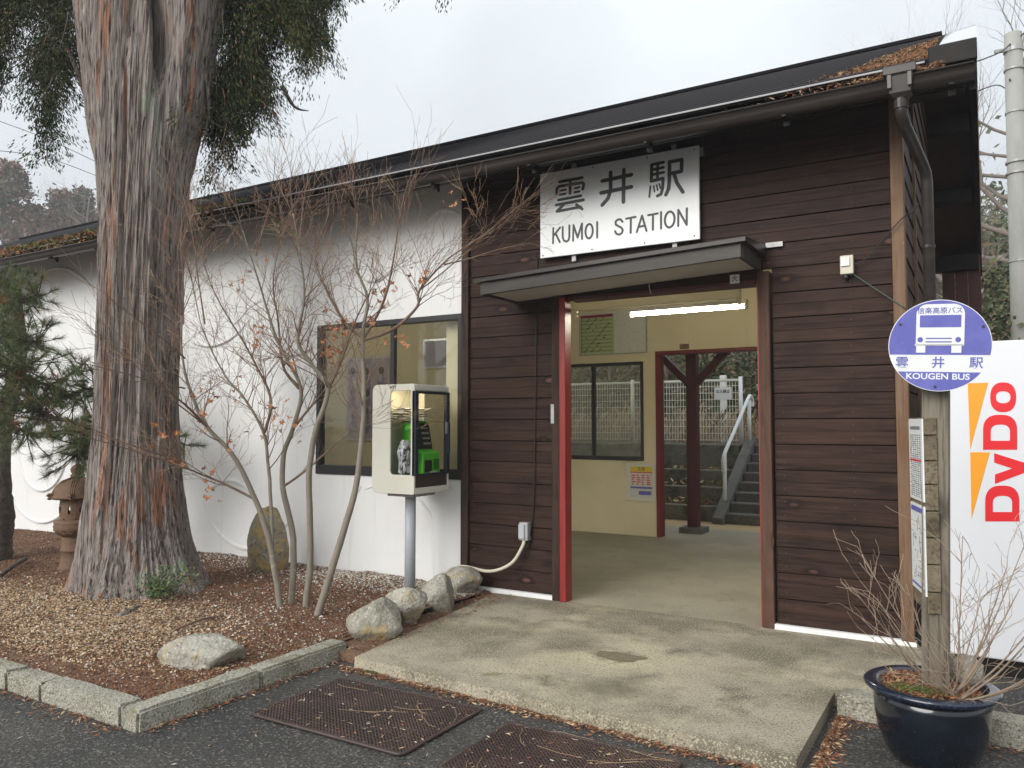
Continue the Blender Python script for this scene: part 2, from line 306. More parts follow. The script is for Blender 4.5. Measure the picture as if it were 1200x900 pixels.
slab = structroot('entrance_slab')
def slab_front(x):   # broken front edge
    return 3.79-(x+3.41)*(.16/2.67)
mb = MB(); n = 60; top = []; bot = []
for i in range(n+1):
    x = -3.41+2.67*i/n; y = slab_front(x)+.012*mn.noise(Vector((x*5, 0, 0)))+.008*mn.noise(Vector((x*17, 3, 0))); top.append((x, y, .0)); bot.append((x, y-.006+.012*mn.noise(Vector((x*9, 7, 0))), GZ-.03))
m_ = n+1
back = [(-3.66+2.92*i/n, 5.868, 0) for i in range(n+1)]
mb.add(top+back, [(i, i+1, m_+i+1, m_+i) for i in range(n)]); mb.add(top+bot, [(i, i+m_, i+m_+1, i+1) for i in range(n)])
mb.add([(-.74, slab_front(-.74), 0), (-.74, slab_front(-.74), GZ-.03), (-.74, 4.63, GZ-.03), (-.74, 4.63, 0)], [(0, 1, 2, 3)])
mb.add([(-3.41, 3.79, 0), (-3.66, 5.868, 0), (-3.66, 5.868, GZ-.03), (-3.41, 3.79, GZ-.03)], [(0, 1, 2, 3)])
mb.add([(-.74, 4.625, 0), (-.2, 4.625, 0), (-.2, 5.868, 0), (-.74, 5.868, 0), (-.74, 4.625, -.1), (-.2, 4.625, -.1), (-.2, 5.868, -.1)], [(0, 1, 2, 3), (0, 1, 5, 4), (1, 2, 6, 5)])
struct(obj('slab_top', mb, mConc, slab)); slab.children[0].pop('kind', None)
mb = MB().box(-12, -.45, 5.872, 10.9, -.1, .0); obj('floor', mb, mFloor, slab)
def blob(name, cx, cy, rx, ry, mat, z, parent, rot=0, seed=0):
    pts = []
    for k in range(36):
        a = 2*pi*k/36; r = 1+.45*mn.noise(Vector((cos(a)*1.6+seed, sin(a)*1.6, seed)))+.15*mn.noise(Vector((cos(a)*5, sin(a)*5, seed))); x, y = rx*r*cos(a), ry*r*sin(a); pts.append((cx+x*cos(rot)-y*sin(rot), cy+x*sin(rot)+y*cos(rot), z))
    mb = MB().add(pts, [tuple(range(36))]); return obj(name, mb, mat, parent, normals=False)
c = onZ(727, 769, .003); blob('damp_stain', c.x, c.y, .17, .085, mStain, .003, slab, .0, 3)
sheet('back_yard', -14, 4, 10.9, 11.9, -.012, mSand); 

def rock(name, label, c, size, mat, seed, group=None, rot=0, cat='rock', cuts=9):
    b = bmesh.new(); bmesh.ops.create_icosphere(b, subdivisions=4, radius=1)
    R = Matrix.Rotation(rot, 3, 'Z')
    ps = [(Vector((random.uniform(-1, 1), random.uniform(-1, 1), random.uniform(-.8, 1))).normalized(), random.uniform(.58, .8)+(.12 if cuts < 9 else 0)) for _ in range(cuts)]
    for v in b.verts:
        p = v.co.normalized(); r = 1.0
        for nrm, d in ps:
            dd = p.dot(nrm)
            if dd > .01: r = min(r, d/dd)
        r += .04*mn.noise(p*3+Vector((seed, 0, 0)))+.035*mn.noise(p*8+Vector((0, seed, 0)))+.03*abs(mn.noise(p*14))+.012*mn.noise(p*25)
        q = p*r; v.co = R @ Vector((q.x*size[0], q.y*size[1], q.z*size[2]))
    mb = MB(); mb.add([v.co+Vector(c) for v in b.verts], [tuple(v.index for v in f.verts) for f in b.faces]); b.free()
    base = Vector((c[0], c[1], c[2]-size[2]*.6)); me = MB(); me.f = mb.f; me.mi = mb.mi; me.v = [tuple(Vector(p)-base) for p in mb.v]
    o = obj(name, me, mat, smooth=True); o.location = base; tag(o, label, cat, group); return o

# kerbs: each granite block a part of the kerb
kerb = structroot('kerb')
def kblock(x0, x1, y0, y1, z1, parent=kerb, z0=GZ-.05):
    b = bmesh.new(); mb = MB().box(x0, x1, y0, y1, z0, z1)
    for v in mb.v: b.verts.new(v)
    b.verts.ensure_lookup_table()
    for f in mb.f: b.faces.new([b.verts[i] for i in f])
    bmesh.ops.bevel(b, geom=b.edges[:], offset=.014, segments=2, affect='EDGES'); bmesh.ops.subdivide_edges(b, edges=[e for e in b.edges if e.calc_length() > .1], cuts=5, use_grid_fill=True)
    for v in b.verts: v.co += Vector((mn.noise(v.co*9), mn.noise(v.co*9+Vector((5, 0, 0))), mn.noise(v.co*9+Vector((0, 5, 0)))))*.007
    b.normal_update(); m2 = MB(); b.verts.index_update(); m2.add([v.co.copy() for v in b.verts], [tuple(v.index for v in f.verts) for f in b.faces]); b.free()
    return obj('kerb_stone', m2, mKerb, parent, smooth=False)
y = KY
for L in (.78, .72):  kblock(KX-.14, KX, y, y+L-.008, .035+random.uniform(-.004, .004)); y += L
x = KX-.148
for L in (.72, .36, .62, .6, .62, .58, .62, .6, .6): kblock(x-L+.008, x, KY, KY+.14, .035+random.uniform(-.006, .006)); x -= L
for x0, x1 in ((-.70, -.12), (-.11, .5), (.51, 1.1), (1.11, 1.7)): kblock(x0, x1, 4.46, 4.62, .045)

# ------------------------------------------------------------------ station building
D = 5.87; XR = -.43; XL = -16.0; XC = -4.0      # facade plane, right corner, left end, joint between plaster and boards
bld = thing('station_building', 'long single-storey station building with white plaster and dark brown boarded entrance front', 'station', (-4, D, 0))
PITCH = .182; NB = 21
NAILS = MB()
def board(x0, x1, k, y0=D, mat=mWood, th=.012):
    z0 = .035+k*PITCH; z1 = z0+PITCH-.007; e = random.uniform(0, .004)
    mb = MB()
    # shiplap: lower edge proud, upper edge set back
    zm = (z0+z1)/2+random.uniform(-.006, .006); pf = [(y0+.01, z0), (y0-th-e, z0), (y0-th*.9-e, zm-.002), (y0-th*.55-e, zm), (y0-th*.88-e, zm+.002), (y0-th*.72-e, z1), (y0+.01, z1)]; n_ = len(pf); wv = random.uniform(-.003, .003)
    mb.add([(x0, a_, b_) for a_, b_ in pf]+[(x1, a_, b_+(wv if 0 < q < n_-1 else 0)) for q, (a_, b_) in enumerate(pf)], [tuple(range(n_)), tuple(range(n_, 2*n_))[::-1]]+[(q, (q+1) % n_, (q+1) % n_+n_, q+n_) for q in range(n_)])
    for xn in np.arange(x0+.06, x1-.03, .46):
        for zn in (z0+.04, z1-.04): NAILS.box(xn-.0028, xn+.0028, y0-th-e-.0022, y0-th*.6, zn-.0028, zn+.0028)
    return obj('board', mb, mat, bld, bevel=.0012)
DL0, DR1 = -3.08, -1.33
for k in range(NB):
    z = .035+k*PITCH
    if z+PITCH < 2.6:
        board(-3.94, -3.105, k); board(-1.30, -.515, k)
    else:
        xs = [-3.94, random.choice([-2.9, -2.2, -1.9]), -.515]
        board(xs[0], xs[1]-.003, k); board(xs[1]+.003, xs[2], k)
struct(obj('nail_heads', NAILS, material('dull_nail', (.085, .07, .06), .6), bld), 'stuff')
obj('wall_core', MB().box(XC, DL0-.02, D+.012, D+.12, 0, 3.9).box(DR1+.02, XR-.02, D+.012, D+.12, 0, 3.9).box(DL0-.03, DR1+.03, D+.012, D+.12, 2.6, 3.9), mBlackW, bld)
obj('corner_post', MB().box(-4.02, -3.945, D-.045, D+.06, 0, 3.86), mPostD, bld, bevel=.003)
obj('corner_post', MB().box(-.51, XR, D-.05, D+.06, .03, 3.82), mPostT, bld, bevel=.004)
for x0, x1 in ((-3.94, -3.10), (-1.34, XR+.01)): obj('foundation_strip', MB().box(x0, x1, D-.045, D, -.05, .035), mPlaster, bld)
# side wall boards (gable end, x = XR)
for k in range(NB+5):
    z0 = .035+k*PITCH; z1 = z0+PITCH-.007; ymax = 9.86
    y0 = D+.062; y1 = ymax
    top = z1+.14
    if top > 3.86: y0 = max(y0, 5.33+(top-3.58)/.485); y1 = min(y1, 8.2+(4.98-top)/.485)
    if y1-y0 < .3: continue
    mb = MB().add([(XR+.0, y0, z0), (XR, y1, z0), (XR-.01, y1, z1), (XR-.01, y0, z1), (XR-.05, y0, z0), (XR-.05, y1, z0), (XR-.05, y1, z1), (XR-.05, y0, z1)],
        [(0, 1, 2, 3), (7, 6, 5, 4), (0, 4, 5, 1), (3, 2, 6, 7), (0, 3, 7, 4), (1, 5, 6, 2)])
    obj('side_board', mb, mWoodY, bld)
obj('side_batten', MB().box(XR+.002, XR+.02, 6.62, 6.66, .05, 4.1), mPostT, bld)
# plaster wall with window opening
wx0, wx1, wz0, wz1 = -5.82, -4.03, .95, 2.45
pw = MB()
def wall_with_hole(mb, x0, x1, z0, z1, y0, y1, holes):
    xs = sorted({x0, x1} | {h[0] for h in holes} | {h[1] for h in holes})
    for a, b in zip(xs, xs[1:]):
        hs = sorted([(h[2], h[3]) for h in holes if h[0] <= a+1e-6 and h[1] >= b-1e-6]); z = z0
        for p, q in hs:
            if p > z: mb.box(a, b, y0, y1, z, p)
            z = q
        if z < z1: mb.box(a, b, y0, y1, z, z1)
wall_with_hole(pw, XL, -4.022, -.05, 3.8, D, D+.12, [(wx0, wx1, wz0, wz1)])
obj('plaster_wall', pw, mPlaster, bld)
# embossed crescents in the plaster
rel = MB()
def crescent(cu, cv, ru, a0, a1, rot=0, t=.035):
    c = onY(cu, cv, D); r = (onY(cu+ru, cv, D)-c).length; n_ = 26; ring = []
    for k in range(n_+1):
        f = k/n_; a = radians(a0+(a1-a0)*f); wd = t*sin(pi*f)**.6+.002
        o_, i_ = r+wd*.1, r-wd; dp = .03*sin(pi*f)**.5+.001
        ring.append([(c.x+i_*cos(a), D-.001, c.z+i_*sin(a)), (c.x+(o_-.006)*cos(a), D-dp, c.z+(o_-.006)*sin(a)), (c.x+o_*cos(a), D-.001, c.z+o_*sin(a))])
    vs = [p for q in ring for p in q]; fs = []
    for k in range(n_):
        q = ring[k][0]
        if wx0-.08 < q[0] < wx1+.08 and wz0-.08 < q[2] < wz1+.08 or q[0] > -4.06: continue
        for j in (0, 1): fs.append((k*3+j, k*3+j+1, k*3+j+4, k*3+j+3))
    rel.add(vs, fs)
for c_ in [(50, 523, 13, 150, 400), (50, 523, 30, 150, 385), (50, 523, 52, 170, 370), (60, 440, 42, 20, 160), (60, 430, 70, 10, 120), (310, 405, 12, 0, 330), (310, 405, 24, 20, 220), (310, 405, 40, 10, 150),
           (415, 275, 30, 30, 180), (415, 275, 48, 20, 150), (440, 300, 24, 200, 330), (520, 275, 25, 40, 160), (488, 330, 30, 100, 240), (290, 560, 60, 200, 330), (460, 600, 46, 30, 160), (455, 640, 60, 30, 120), (380, 590, 40, 40, 150),
           (250, 300, 36, 20, 150), (250, 320, 60, 200, 320), (20, 600, 40, 20, 150), (505, 590, 30, 30, 170), (350, 330, 30, 30, 170), (345, 350, 50, 190, 330), (420, 345, 26, 20, 160), (255, 480, 34, 20, 160), (270, 620, 40, 20, 130)]: crescent(*c_)
struct(obj('plaster_relief', rel, mPlaster, bld, smooth=True), 'stuff')
# front left window
def window(x0, x1, z0, z1, y, fw, mat, gl, mull=None, depth=.07, name='window', th=.05):
    f = MB().box(x0, x1, y-.015, y+depth, z0, z0+fw).box(x0, x1, y-.015, y+depth, z1-th, z1).box(x0, x0+th, y-.014, y+depth, z0+fw, z1-th).box(x1-th, x1, y-.014, y+depth, z0+fw, z1-th)
    w_ = obj(name, f, mat, bld, bevel=.003)
    m_ = mull if mull else (x0+x1)/2
    obj('mullion', MB().box(m_-.022, m_+.022, y+.004, y+.05, z0+fw, z1-th), mat, w_)
    obj('pane', MB().box(x0+th, m_-.022, y+.02, y+.026, z0+fw, z1-th), gl, w_)
    obj('pane', MB().box(m_+.022, x1-th, y+.034, y+.040, z0+fw, z1-th), gl, w_)
    return w_
window(wx0, wx1, wz0, wz1, D, .09, mAlu, mGlass, mull=onY(459, 440, D).x)
# interior
YB = 9.75
bw = MB(); wall_with_hole(bw, -11.4, XR-.06, 0, 3.5, YB, YB+.12, [(-3.60, -1.2, -.1, 2.36), (-4.98, -3.83, .97, 2.27)])
obj('back_wall', bw, mCream, bld)
obj('side_partition', MB().box(-11.5, -11.4, D+.12, YB+.12, 0, 3.5), mCream, bld)
obj('inner_lining', MB().box(-4.3, DL0-.05, D+.121, D+.15, 0, 3.5).box(DR1+.06, XR-.06, D+.121, D+.15, 0, 3.5).box(DL0-.05, DR1+.06, D+.121, D+.15, 2.62, 3.5).box(XR-.09, XR-.055, D+.15, YB, 0, 3.5), mCream, bld)
obj('ceiling', MB().box(-11.4, XR-.1, D+.125, YB, 3.3, 3.34), mCeil, bld)
obj('skirting', MB().box(-11.3, -3.66, YB-.008, YB-.001, .0, .13), mCream, bld)
window(-4.98, -3.83, .97, 2.27, YB, .055, mAlu, mGlassB, mull=onY(695, 480, YB).x, depth=.06, th=.04)
obj('back_doorway_frame', MB().box(-3.655, -3.598, YB-.03, YB+.13, 0, 2.345).box(-3.655, -1.12, YB-.032, YB+.13, 2.346, 2.39).box(-1.2, -1.12, YB-.03, YB+.13, 0, 2.34), mRedM, bld, bevel=.003)
obj('nameplate', MB().box(-3.33, -3.21, YB-.012, YB-.002, 2.405, 2.47), mPostT, bld)
# entrance frame
obj('door_post', MB().box(-3.10, -3.02, D-.05, D+.1, .0, 2.56), mPostD, bld, bevel=.003)
obj('door_post', MB().box(-3.02, -2.965, D-.065, D+.05, .0, 2.5), mRed, bld, bevel=.004)
obj('door_post', MB().box(-1.40, -1.318, D-.05, D+.05, .0, 2.56), mPostB, bld, bevel=.004)
obj('door_post', MB().box(-1.412, -1.402, D-.03, D+.05, .0, 2.5), mRed, bld)
obj('lintel', MB().box(-3.018, -1.397, D-.04, D+.12, 2.502, 2.62), mWood, bld, bevel=.003)
obj('lintel_trim', MB().box(-2.944, -1.417, D-.05, D+.13, 2.475, 2.5), mRedD, bld)
# back porch post and beam
p0 = Vector((-3.39, 10.42, 0))
obj('porch_post', MB().box(p0.x-.07, p0.x+.07, p0.y-.07, p0.y+.07, .07, 3.0), mRedD, bld, bevel=.004)
obj('post_base', MB().box(p0.x-.16, p0.x+.16, p0.y-.16, p0.y+.16, -.01, .075), mStep, bld, bevel=.01)
obj('post_brace', MB().bar((p0.x, p0.y, 1.95), (p0.x-.55, p0.y, 2.5), .1, .09), mRedD, bld)
obj('post_brace', MB().bar((p0.x, p0.y, 1.95), (p0.x+.55, p0.y, 2.5), .1, .09), mRedD, bld)
obj('porch_beam', MB().box(-12, -.0, p0.y-.07, p0.y+.07, 2.52, 2.72), mRedD, bld)
# red boarded screen under the verge at the back, with rail
for i in range(3): obj('screen_board', MB().box(XR+.02+.137*i, XR+.153+.137*i, 10.95, 10.975, 0, 3.5), mRedD, bld)
obj('screen_rail', MB().box(XR+.0, -.02, 10.85, 10.945, 2.45, 2.6), mRed, bld); obj('screen_beam', MB().box(XR-.1, -.02, 10.85, 11.0, 3.3, 3.48), mBlackW, bld)
# roof: courses of horizontal seam metal
YE, ZE, YR, P = 5.33, 3.64, 8.2, .485; ZR = ZE+P*(YR-YE); YB2 = 11.35; nC = 13
for side in (0, 1):
    for k in range(nC):
        f0, f1 = k/nC, (k+1)/nC
        ya, yb = (YE+(YR-YE)*f0, YE+(YR-YE)*f1) if side == 0 else (YB2-(YB2-YR)*f0, YB2-(YB2-YR)*f1)
        za, zb = ZR-P*abs(YR-ya), ZR-P*abs(YR-yb)
        up = .034; ul = .026
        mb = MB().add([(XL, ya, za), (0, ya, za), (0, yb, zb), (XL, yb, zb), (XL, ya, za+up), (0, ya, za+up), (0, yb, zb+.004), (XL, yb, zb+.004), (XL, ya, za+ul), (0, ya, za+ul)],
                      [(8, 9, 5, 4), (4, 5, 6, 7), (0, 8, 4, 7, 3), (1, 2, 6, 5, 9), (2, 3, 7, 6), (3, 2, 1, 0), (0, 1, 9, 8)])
        mb.mi[0] = 1; obj('roof_sheet', mb, [mRoof, mSeamGlint], bld)
obj('ridge_cap', MB().bar((XL, YR, ZR+.008), (-.25, YR, ZR+.008), .2, .03), mRoof, bld)
obj('roof_deck', MB().add([(XL, YE, ZE-.10), (-.02, YE, ZE-.10), (-.02, YR, ZR-.10), (XL, YR, ZR-.10), (XL, YE, ZE-.005), (-.02, YE, ZE-.005), (-.02, YR, ZR-.005), (XL, YR, ZR-.005),
    (XL, YB2, ZR-P*(YB2-YR)-.10), (-.02, YB2, ZR-P*(YB2-YR)-.10), (XL, YB2, ZR-P*(YB2-YR)-.005), (-.02, YB2, ZR-P*(YB2-YR)-.005)],
    [(0, 3, 2, 1), (4, 5, 6, 7), (0, 1, 5, 4), (3, 8, 9, 2), (7, 6, 11, 10), (8, 10, 11, 9), (1, 2, 6, 5), (2, 9, 11, 6)]), mSoffit, bld)
for yp in (5.75, 6.9, 8.2, 9.0, 10.0, 11.1):
    z = ZR-P*abs(YR-yp)-.10; obj('purlin', MB().box(XR-.02, -.06, yp-.06, yp+.06, z-.16, z-.002), mBlackW, bld)
# verge: barge board with pale flashing
for a, b in (((YE-.02, ZE), (YR, ZR)), ((YR, ZR), (YB2+.02, ZR-P*(YB2-YR)))):
    mb = MB().add([(-.03, a[0], a[1]-.22), (.012, a[0], a[1]-.22), (.012, a[0], a[1]+.035), (-.03, a[0], a[1]+.035), (-.03, b[0], b[1]-.22), (.012, b[0], b[1]-.22), (.012, b[0], b[1]+.035), (-.03, b[0], b[1]+.035)],
                  [(0, 1, 2, 3), (7, 6, 5, 4), (0, 4, 5, 1), (1, 5, 6, 2), (2, 6, 7, 3), (3, 7, 4, 0)])
    obj('barge_board', mb, mBlackW, bld)
    mb = MB().add([(-.22, a[0]-.01, a[1]+.026), (.02, a[0]-.01, a[1]+.05), (.02, b[0], b[1]+.05), (-.22, b[0], b[1]+.026)], [(0, 1, 2, 3)]); obj('verge_flashing', mb, mFlash, bld)
obj('verge_end_cap', MB().box(-.24, .015, YE-.06, YE-.02, ZE-.05, ZE+.075), mBlackW, bld, bevel=.005)
obj('eave_flashing', MB().box(XL, -.26, YE-.03, YE-.012, ZE-.004, ZE+.008), mDrip, bld)
obj('eave_fascia', MB().box(XL, -.04, YE+.0, YE+.035, ZE-.17, ZE-.012), mBlackW, bld)
# gutter: half round trough with rolled lip
g = MB(); prof = []
for k in range(11): a = pi+pi*k/10; prof.append((.058*cos(a), .062*sin(a)-.01))
prof = [(-.062, .012), (-.058, .012)] + prof[1:-1] + [(.058, .03), (.062, .03)]
pr2 = [(p[0]*.9, p[1]*.9+.004) for p in prof]
GYc, GZc = 5.262, 3.525
for q in (prof, pr2):
    vs = [(x, GYc+p[0], GZc+p[1]) for x in (XL, .0) for p in q]; L = len(q); g.add(vs, [(i, i+1, i+1+L, i+L) for i in range(L-1)])
vs = [(.0, GYc+p[0], GZc+p[1]) for p in prof]; g.add(vs, [tuple(range(len(vs)))])
obj('gutter', g, mGutter, bld, smooth=True)
obj('gutter_lip', MB().tube([(XL, GYc-.06, GZc+.016), (0.0, GYc-.06, GZc+.016)], .008, 8), mGutter, bld, smooth=True)
for i in range(14):
    xb = -.12-.95*i; obj('gutter_bracket', MB().box(xb-.012, xb+.012, GYc-.05, YE+.01, GZc-.085, GZc-.072).box(xb-.02, xb+.02, YE-.03, YE-.002, GZc-.12, GZc-.02), mBlackW, bld)
hx = -.39
hop = MB(); hp = [(-.09, .075, .0), (-.092, .075, -.05), (-.075, .065, -.055), (-.06, .055, -.16), (-.035, .035, -.19)]
vs = []
for (a_, b_, z_) in hp: vs += [(hx-abs(a_), GYc-.015-b_, 3.605+z_), (hx+abs(a_), GYc-.015-b_, 3.605+z_), (hx+abs(a_), GYc-.015+b_, 3.605+z_), (hx-abs(a_), GYc-.015+b_, 3.605+z_)]
hop.add(vs, [(3, 2, 1, 0)] + [(4*i+j, 4*i+(j+1) % 4, 4*i+4+(j+1) % 4, 4*i+4+j) for i in range(4) for j in range(4)] + [(16, 17, 18, 19)])
dpipe = obj('downpipe_hopper', hop, mGutter, bld, bevel=.004)
for sx in (-.055, .055): obj('hopper_rib', MB().box(hx+sx-.010, hx+sx+.010, GYc-.015-.083, GYc-.015-.06, 3.47, 3.55), material('rib_plastic', (.12, .11, .1), .5), dpipe)
obj('downpipe', MB().tube([(hx, 5.25, 3.43), (hx, 5.25, 3.33), (hx+.012, 5.30, 3.28), (-.31, 5.72, 3.14), (-.295, 5.78, 3.10), (-.29, 5.8, 3.04), (-.29, 5.8, .02)], .036, 16), mGutter, bld, smooth=True)
obj('pipe_collar', MB().tube([(hx, 5.25, 3.42), (hx, 5.25, 3.36)], .042, 16), mGutter, bld)
obj('pipe_bracket', MB().tube([(-.29, 5.8, 2.62), (-.29, 5.8, 2.6)], .042, 16), mGutter, bld)
# entrance canopy, drooping a little to the left
def cz(x): return 2.60+(x+3.45)*(.08/2.07)
def slabx(x0, x1, y0, y1, zl, zh, mat, name):
    mb = MB().add([(x0, y0, cz(x0)+zl), (x1, y0, cz(x1)+zl), (x1, y1, cz(x1)+zl), (x0, y1, cz(x0)+zl), (x0, y0, cz(x0)+zh), (x1, y0, cz(x1)+zh), (x1, y1, cz(x1)+zh+.05), (x0, y1, cz(x0)+zh+.05)],
                  [(3, 2, 1, 0), (4, 5, 6, 7), (0, 1, 5, 4), (1, 2, 6, 5), (2, 3, 7, 6), (3, 0, 4, 7)]); return obj(name, mb, mat, bld, bevel=.003)
slabx(-3.52, -1.34, 5.27, D-.025, -.012, .022, mGutter, 'canopy_roof')
slabx(-3.47, -1.38, 5.30, 5.33, -.11, -.013, mCanopyF, 'canopy_fascia'); slabx(-1.405, -1.375, 5.332, D-.025, -.11, -.013, mCanopyF, 'canopy_side'); slabx(-3.472, -3.442, 5.332, D-.025, -.11, -.013, mCanopyF, 'canopy_side')
mb = MB().add([(-3.44, 5.331, cz(-3.44)-.095), (-1.406, 5.331, cz(-1.406)-.095), (-1.406, D-.026, cz(-1.406)-.095), (-3.44, D-.026, cz(-3.44)-.095)], [(0, 1, 2, 3)]); obj('canopy_soffit', mb, mCanopyS, bld, normals=False)
obj('canopy_flashing', MB().box(-1.34, -1.22, D-.04, D-.028, 2.73, 2.765), mMetalG, bld)
# moss and litter along the left part of the roof edge
def scatter_quads(pts, size, flat=.3, asp=(.3, .5)):
    P_ = np.asarray(pts, dtype=float); k = len(P_); a = rng.normal(size=(k, 3)); a[:, 2] *= flat; a /= np.linalg.norm(a, axis=1)[:, None]
    b = rng.normal(size=(k, 3)); b[:, 2] *= flat+.2; b -= a*(a*b).sum(1)[:, None]; b /= np.linalg.norm(b, axis=1)[:, None]
    s_ = rng.uniform(*size, k)[:, None]; r_ = rng.uniform(*asp, k)[:, None]; a = a*s_; b = b*s_*r_
    return np.stack([P_-a-b*.4, P_+a*.2-b, P_+a+b*.3, P_-a*.1+b], 1)
mMoss = material('green_moss', (.1, .13, .03), .95, [('noise', 20, (.17, .17, .05), .45, .7)]); mNeedle = material('rusty_needles', (.3, .12, .05), .9, [('noise', 30, (.42, .2, .09), .45, .7)]); mNeedleT = material('tan_needles', (.42, .29, .16), .9)
def litter(name, label, cat, pts, size, mats, probs, parent=None, flat=.25, asp=(.15, .4)):
    V = scatter_quads(pts, size, flat, asp); mi = rng.choice(len(mats), len(V), p=probs); o = quads(name, V, mats, parent, mi)
    o['kind'] = 'stuff'
    if not parent: tag(o, label, cat)
    return o
pts = []
for _ in range(9000):
    x = rng.uniform(-13.5, -6.2) if rng.random() < .93 else rng.uniform(-9, -5.6); fade = 1 if x < -9.5 else max(.05, 1-(x+9.5)/3.6)
    if rng.random() > fade: continue
    y = YE-.07+abs(rng.normal())*.16; pts.append((x, y, ZE+P*max(0, y-YE)+.02+rng.uniform(-.02, .05)+(0 if y > YE else rng.uniform(-.1, .02))))
litter('roof_moss', '', '', pts, (.015, .045), [mMoss, mNeedle, mSoil], [.42, .38, .2], bld, .8)
pts = []
for _ in range(3200):
    x = -.25-abs(rng.normal())*.22; y = YE+.02+rng.random()**1.5*2.2*max(.05, 1-abs(x+.25)*1.6); pts.append((x, y, ZE+P*(y-YE)+.03+rng.uniform(0, .02)))
for _ in range(900):
    x = -.15-abs(rng.normal())*.4; pts.append((x, GYc+rng.uniform(-.04, .05), GZc+.03+rng.random()*.05))
litter('roof_needles', '', '', pts, (.010, .028), [mNeedle, mNeedleT, mSoil], [.4, .3, .3], bld, .5, (.08, .2))

# ------------------------------------------------------------------ station sign
sg = thing('station_sign', 'white rectangular station name board in black characters above the entrance canopy', 'sign', (-2.5, D-.07, 2.86))
SY = D-.075
tl, tr_, br, bl = onY(637, 205, SY), onY(821, 168, SY), onY(820, 280, SY), onY(633, 303, SY)
sx0, sx1, sz0, sz1 = bl.x, br.x, (bl.z+br.z)/2, (tl.z+tr_.z)/2
obj('sign_panel', MB().box(sx0, sx1, SY, SY+.025, sz0, sz1), mSignW, sg, bevel=.003)
for fx in (.22, .85):
    obj('sign_bracket', MB().box(sx0+(sx1-sx0)*fx-.018, sx0+(sx1-sx0)*fx+.018, SY+.026, D-.02, sz0-.05, sz1+.05), mMetalG, sg)
obj('sign_bracket', MB().box(sx1-.01, sx1+.025, SY+.027, SY+.06, sz1-.07, sz1-.01), mMetalG, sg)
for fx, fz in ((.02, .03), (.35, .03), (.68, .03), (.97, .04), (.02, .97), (.36, .97), (.7, .97), (.975, .96)):
    x, z = sx0+(sx1-sx0)*fx, sz0+(sz1-sz0)*fz; obj('screw', MB().tube([(x, SY-.004, z), (x, SY+.001, z)], .006, 8), mInk, sg)
def z8(p): q = onY(620+p[0]/5.624, 150+p[1]/5.624, SY); return (q.x, q.z)
def wid(wpx): return wpx/5.624/149.
KJ = {
 'character': [
  [(21, [(200, 355), (350, 328)]), (21, [(182, 434), (184, 398), (200, 385), (350, 360), (361, 370), (354, 402)]), (20, [(272, 345), (271, 432)]),
   (15, [(206, 413), (243, 406)]), (15, [(203, 440), (241, 433)]), (15, [(302, 397), (332, 391)]), (15, [(301, 425), (331, 418)]),
   (19, [(194, 475), (342, 447)]), (21, [(179, 508), (358, 474)]), (20, [(226, 508), (184, 550), (340, 520)]), (20, [(312, 505), (350, 534)])],
  [(26, [(482, 349), (675, 308)]), (26, [(475, 428), (675, 388)]), (26, [(538, 293), (538, 410), (520, 465), (482, 508)]), (26, [(625, 276), (622, 487)])],
  [(22, [(808, 242), (806, 350)]), (20, [(808, 242), (886, 226)]), (17, [(812, 275), (886, 260)]), (17, [(812, 308), (888, 292)]), (20, [(806, 350), (884, 332), (880, 400), (870, 436), (846, 448)]),
   (18, [(848, 240), (846, 340)]), (13, [(800, 385), (793, 455)]), (10, [(822, 383), (827, 420)]), (10, [(841, 376), (848, 410)]), (10, [(859, 368), (866, 398)]),
   (24, [(926, 224), (1007, 209), (1004, 286), (926, 302)]), (24, [(926, 224), (925, 350), (920, 400), (902, 440)]), (24, [(955, 300), (975, 362), (1014, 422)])]]}
def to3(p, d): return (p[0], SY-d, p[1])
for ch in KJ['character']:
    mb = MB(); stroke_mesh(mb, [(wid(w_), [z8(p) for p in pts]) for w_, pts in ch], to3, .002); obj('character', mb, mInk, sg)
def ell(cx, cy, rx, ry, n=20, sh=-.12): return [(cx+rx*cos(2*pi*k/n), cy+ry*sin(2*pi*k/n)+sh*rx*cos(2*pi*k/n)*1.6) for k in range(n+1)]
LT = [[[(160, 660), (158, 760)], [(205, 655), (160, 712)], [(176, 696), (203, 752)]], [[(222, 652), (222, 720), (230, 742), (247, 749), (261, 738), (266, 715), (266, 642)]],
      [[(290, 743), (293, 640), (320, 722), (349, 629), (349, 731)]], [ell(396, 680, 24, 47)], [[(449, 620), (449, 722)]],
      [[(616, 618), (603, 602), (586, 603), (571, 616), (571, 636), (590, 648), (608, 656), (618, 672), (612, 692), (594, 703), (575, 697), (567, 680)]],
      [[(640, 598), (702, 586)], [(671, 594), (670, 690)]], [[(710, 686), (745, 578), (774, 678)], [(722, 652), (764, 643)]], [[(785, 575), (848, 563)], [(817, 570), (816, 670)]],
      [[(870, 555), (870, 663)]], [ell(927, 603, 32, 52)], [[(983, 646), (984, 540), (1039, 638), (1040, 530)]]]
for L in LT:
    mb = MB(); stroke_mesh(mb, [(wid(14), [z8(p) for p in s]) for s in L], to3, .002); obj('letter', mb, mInk, sg)

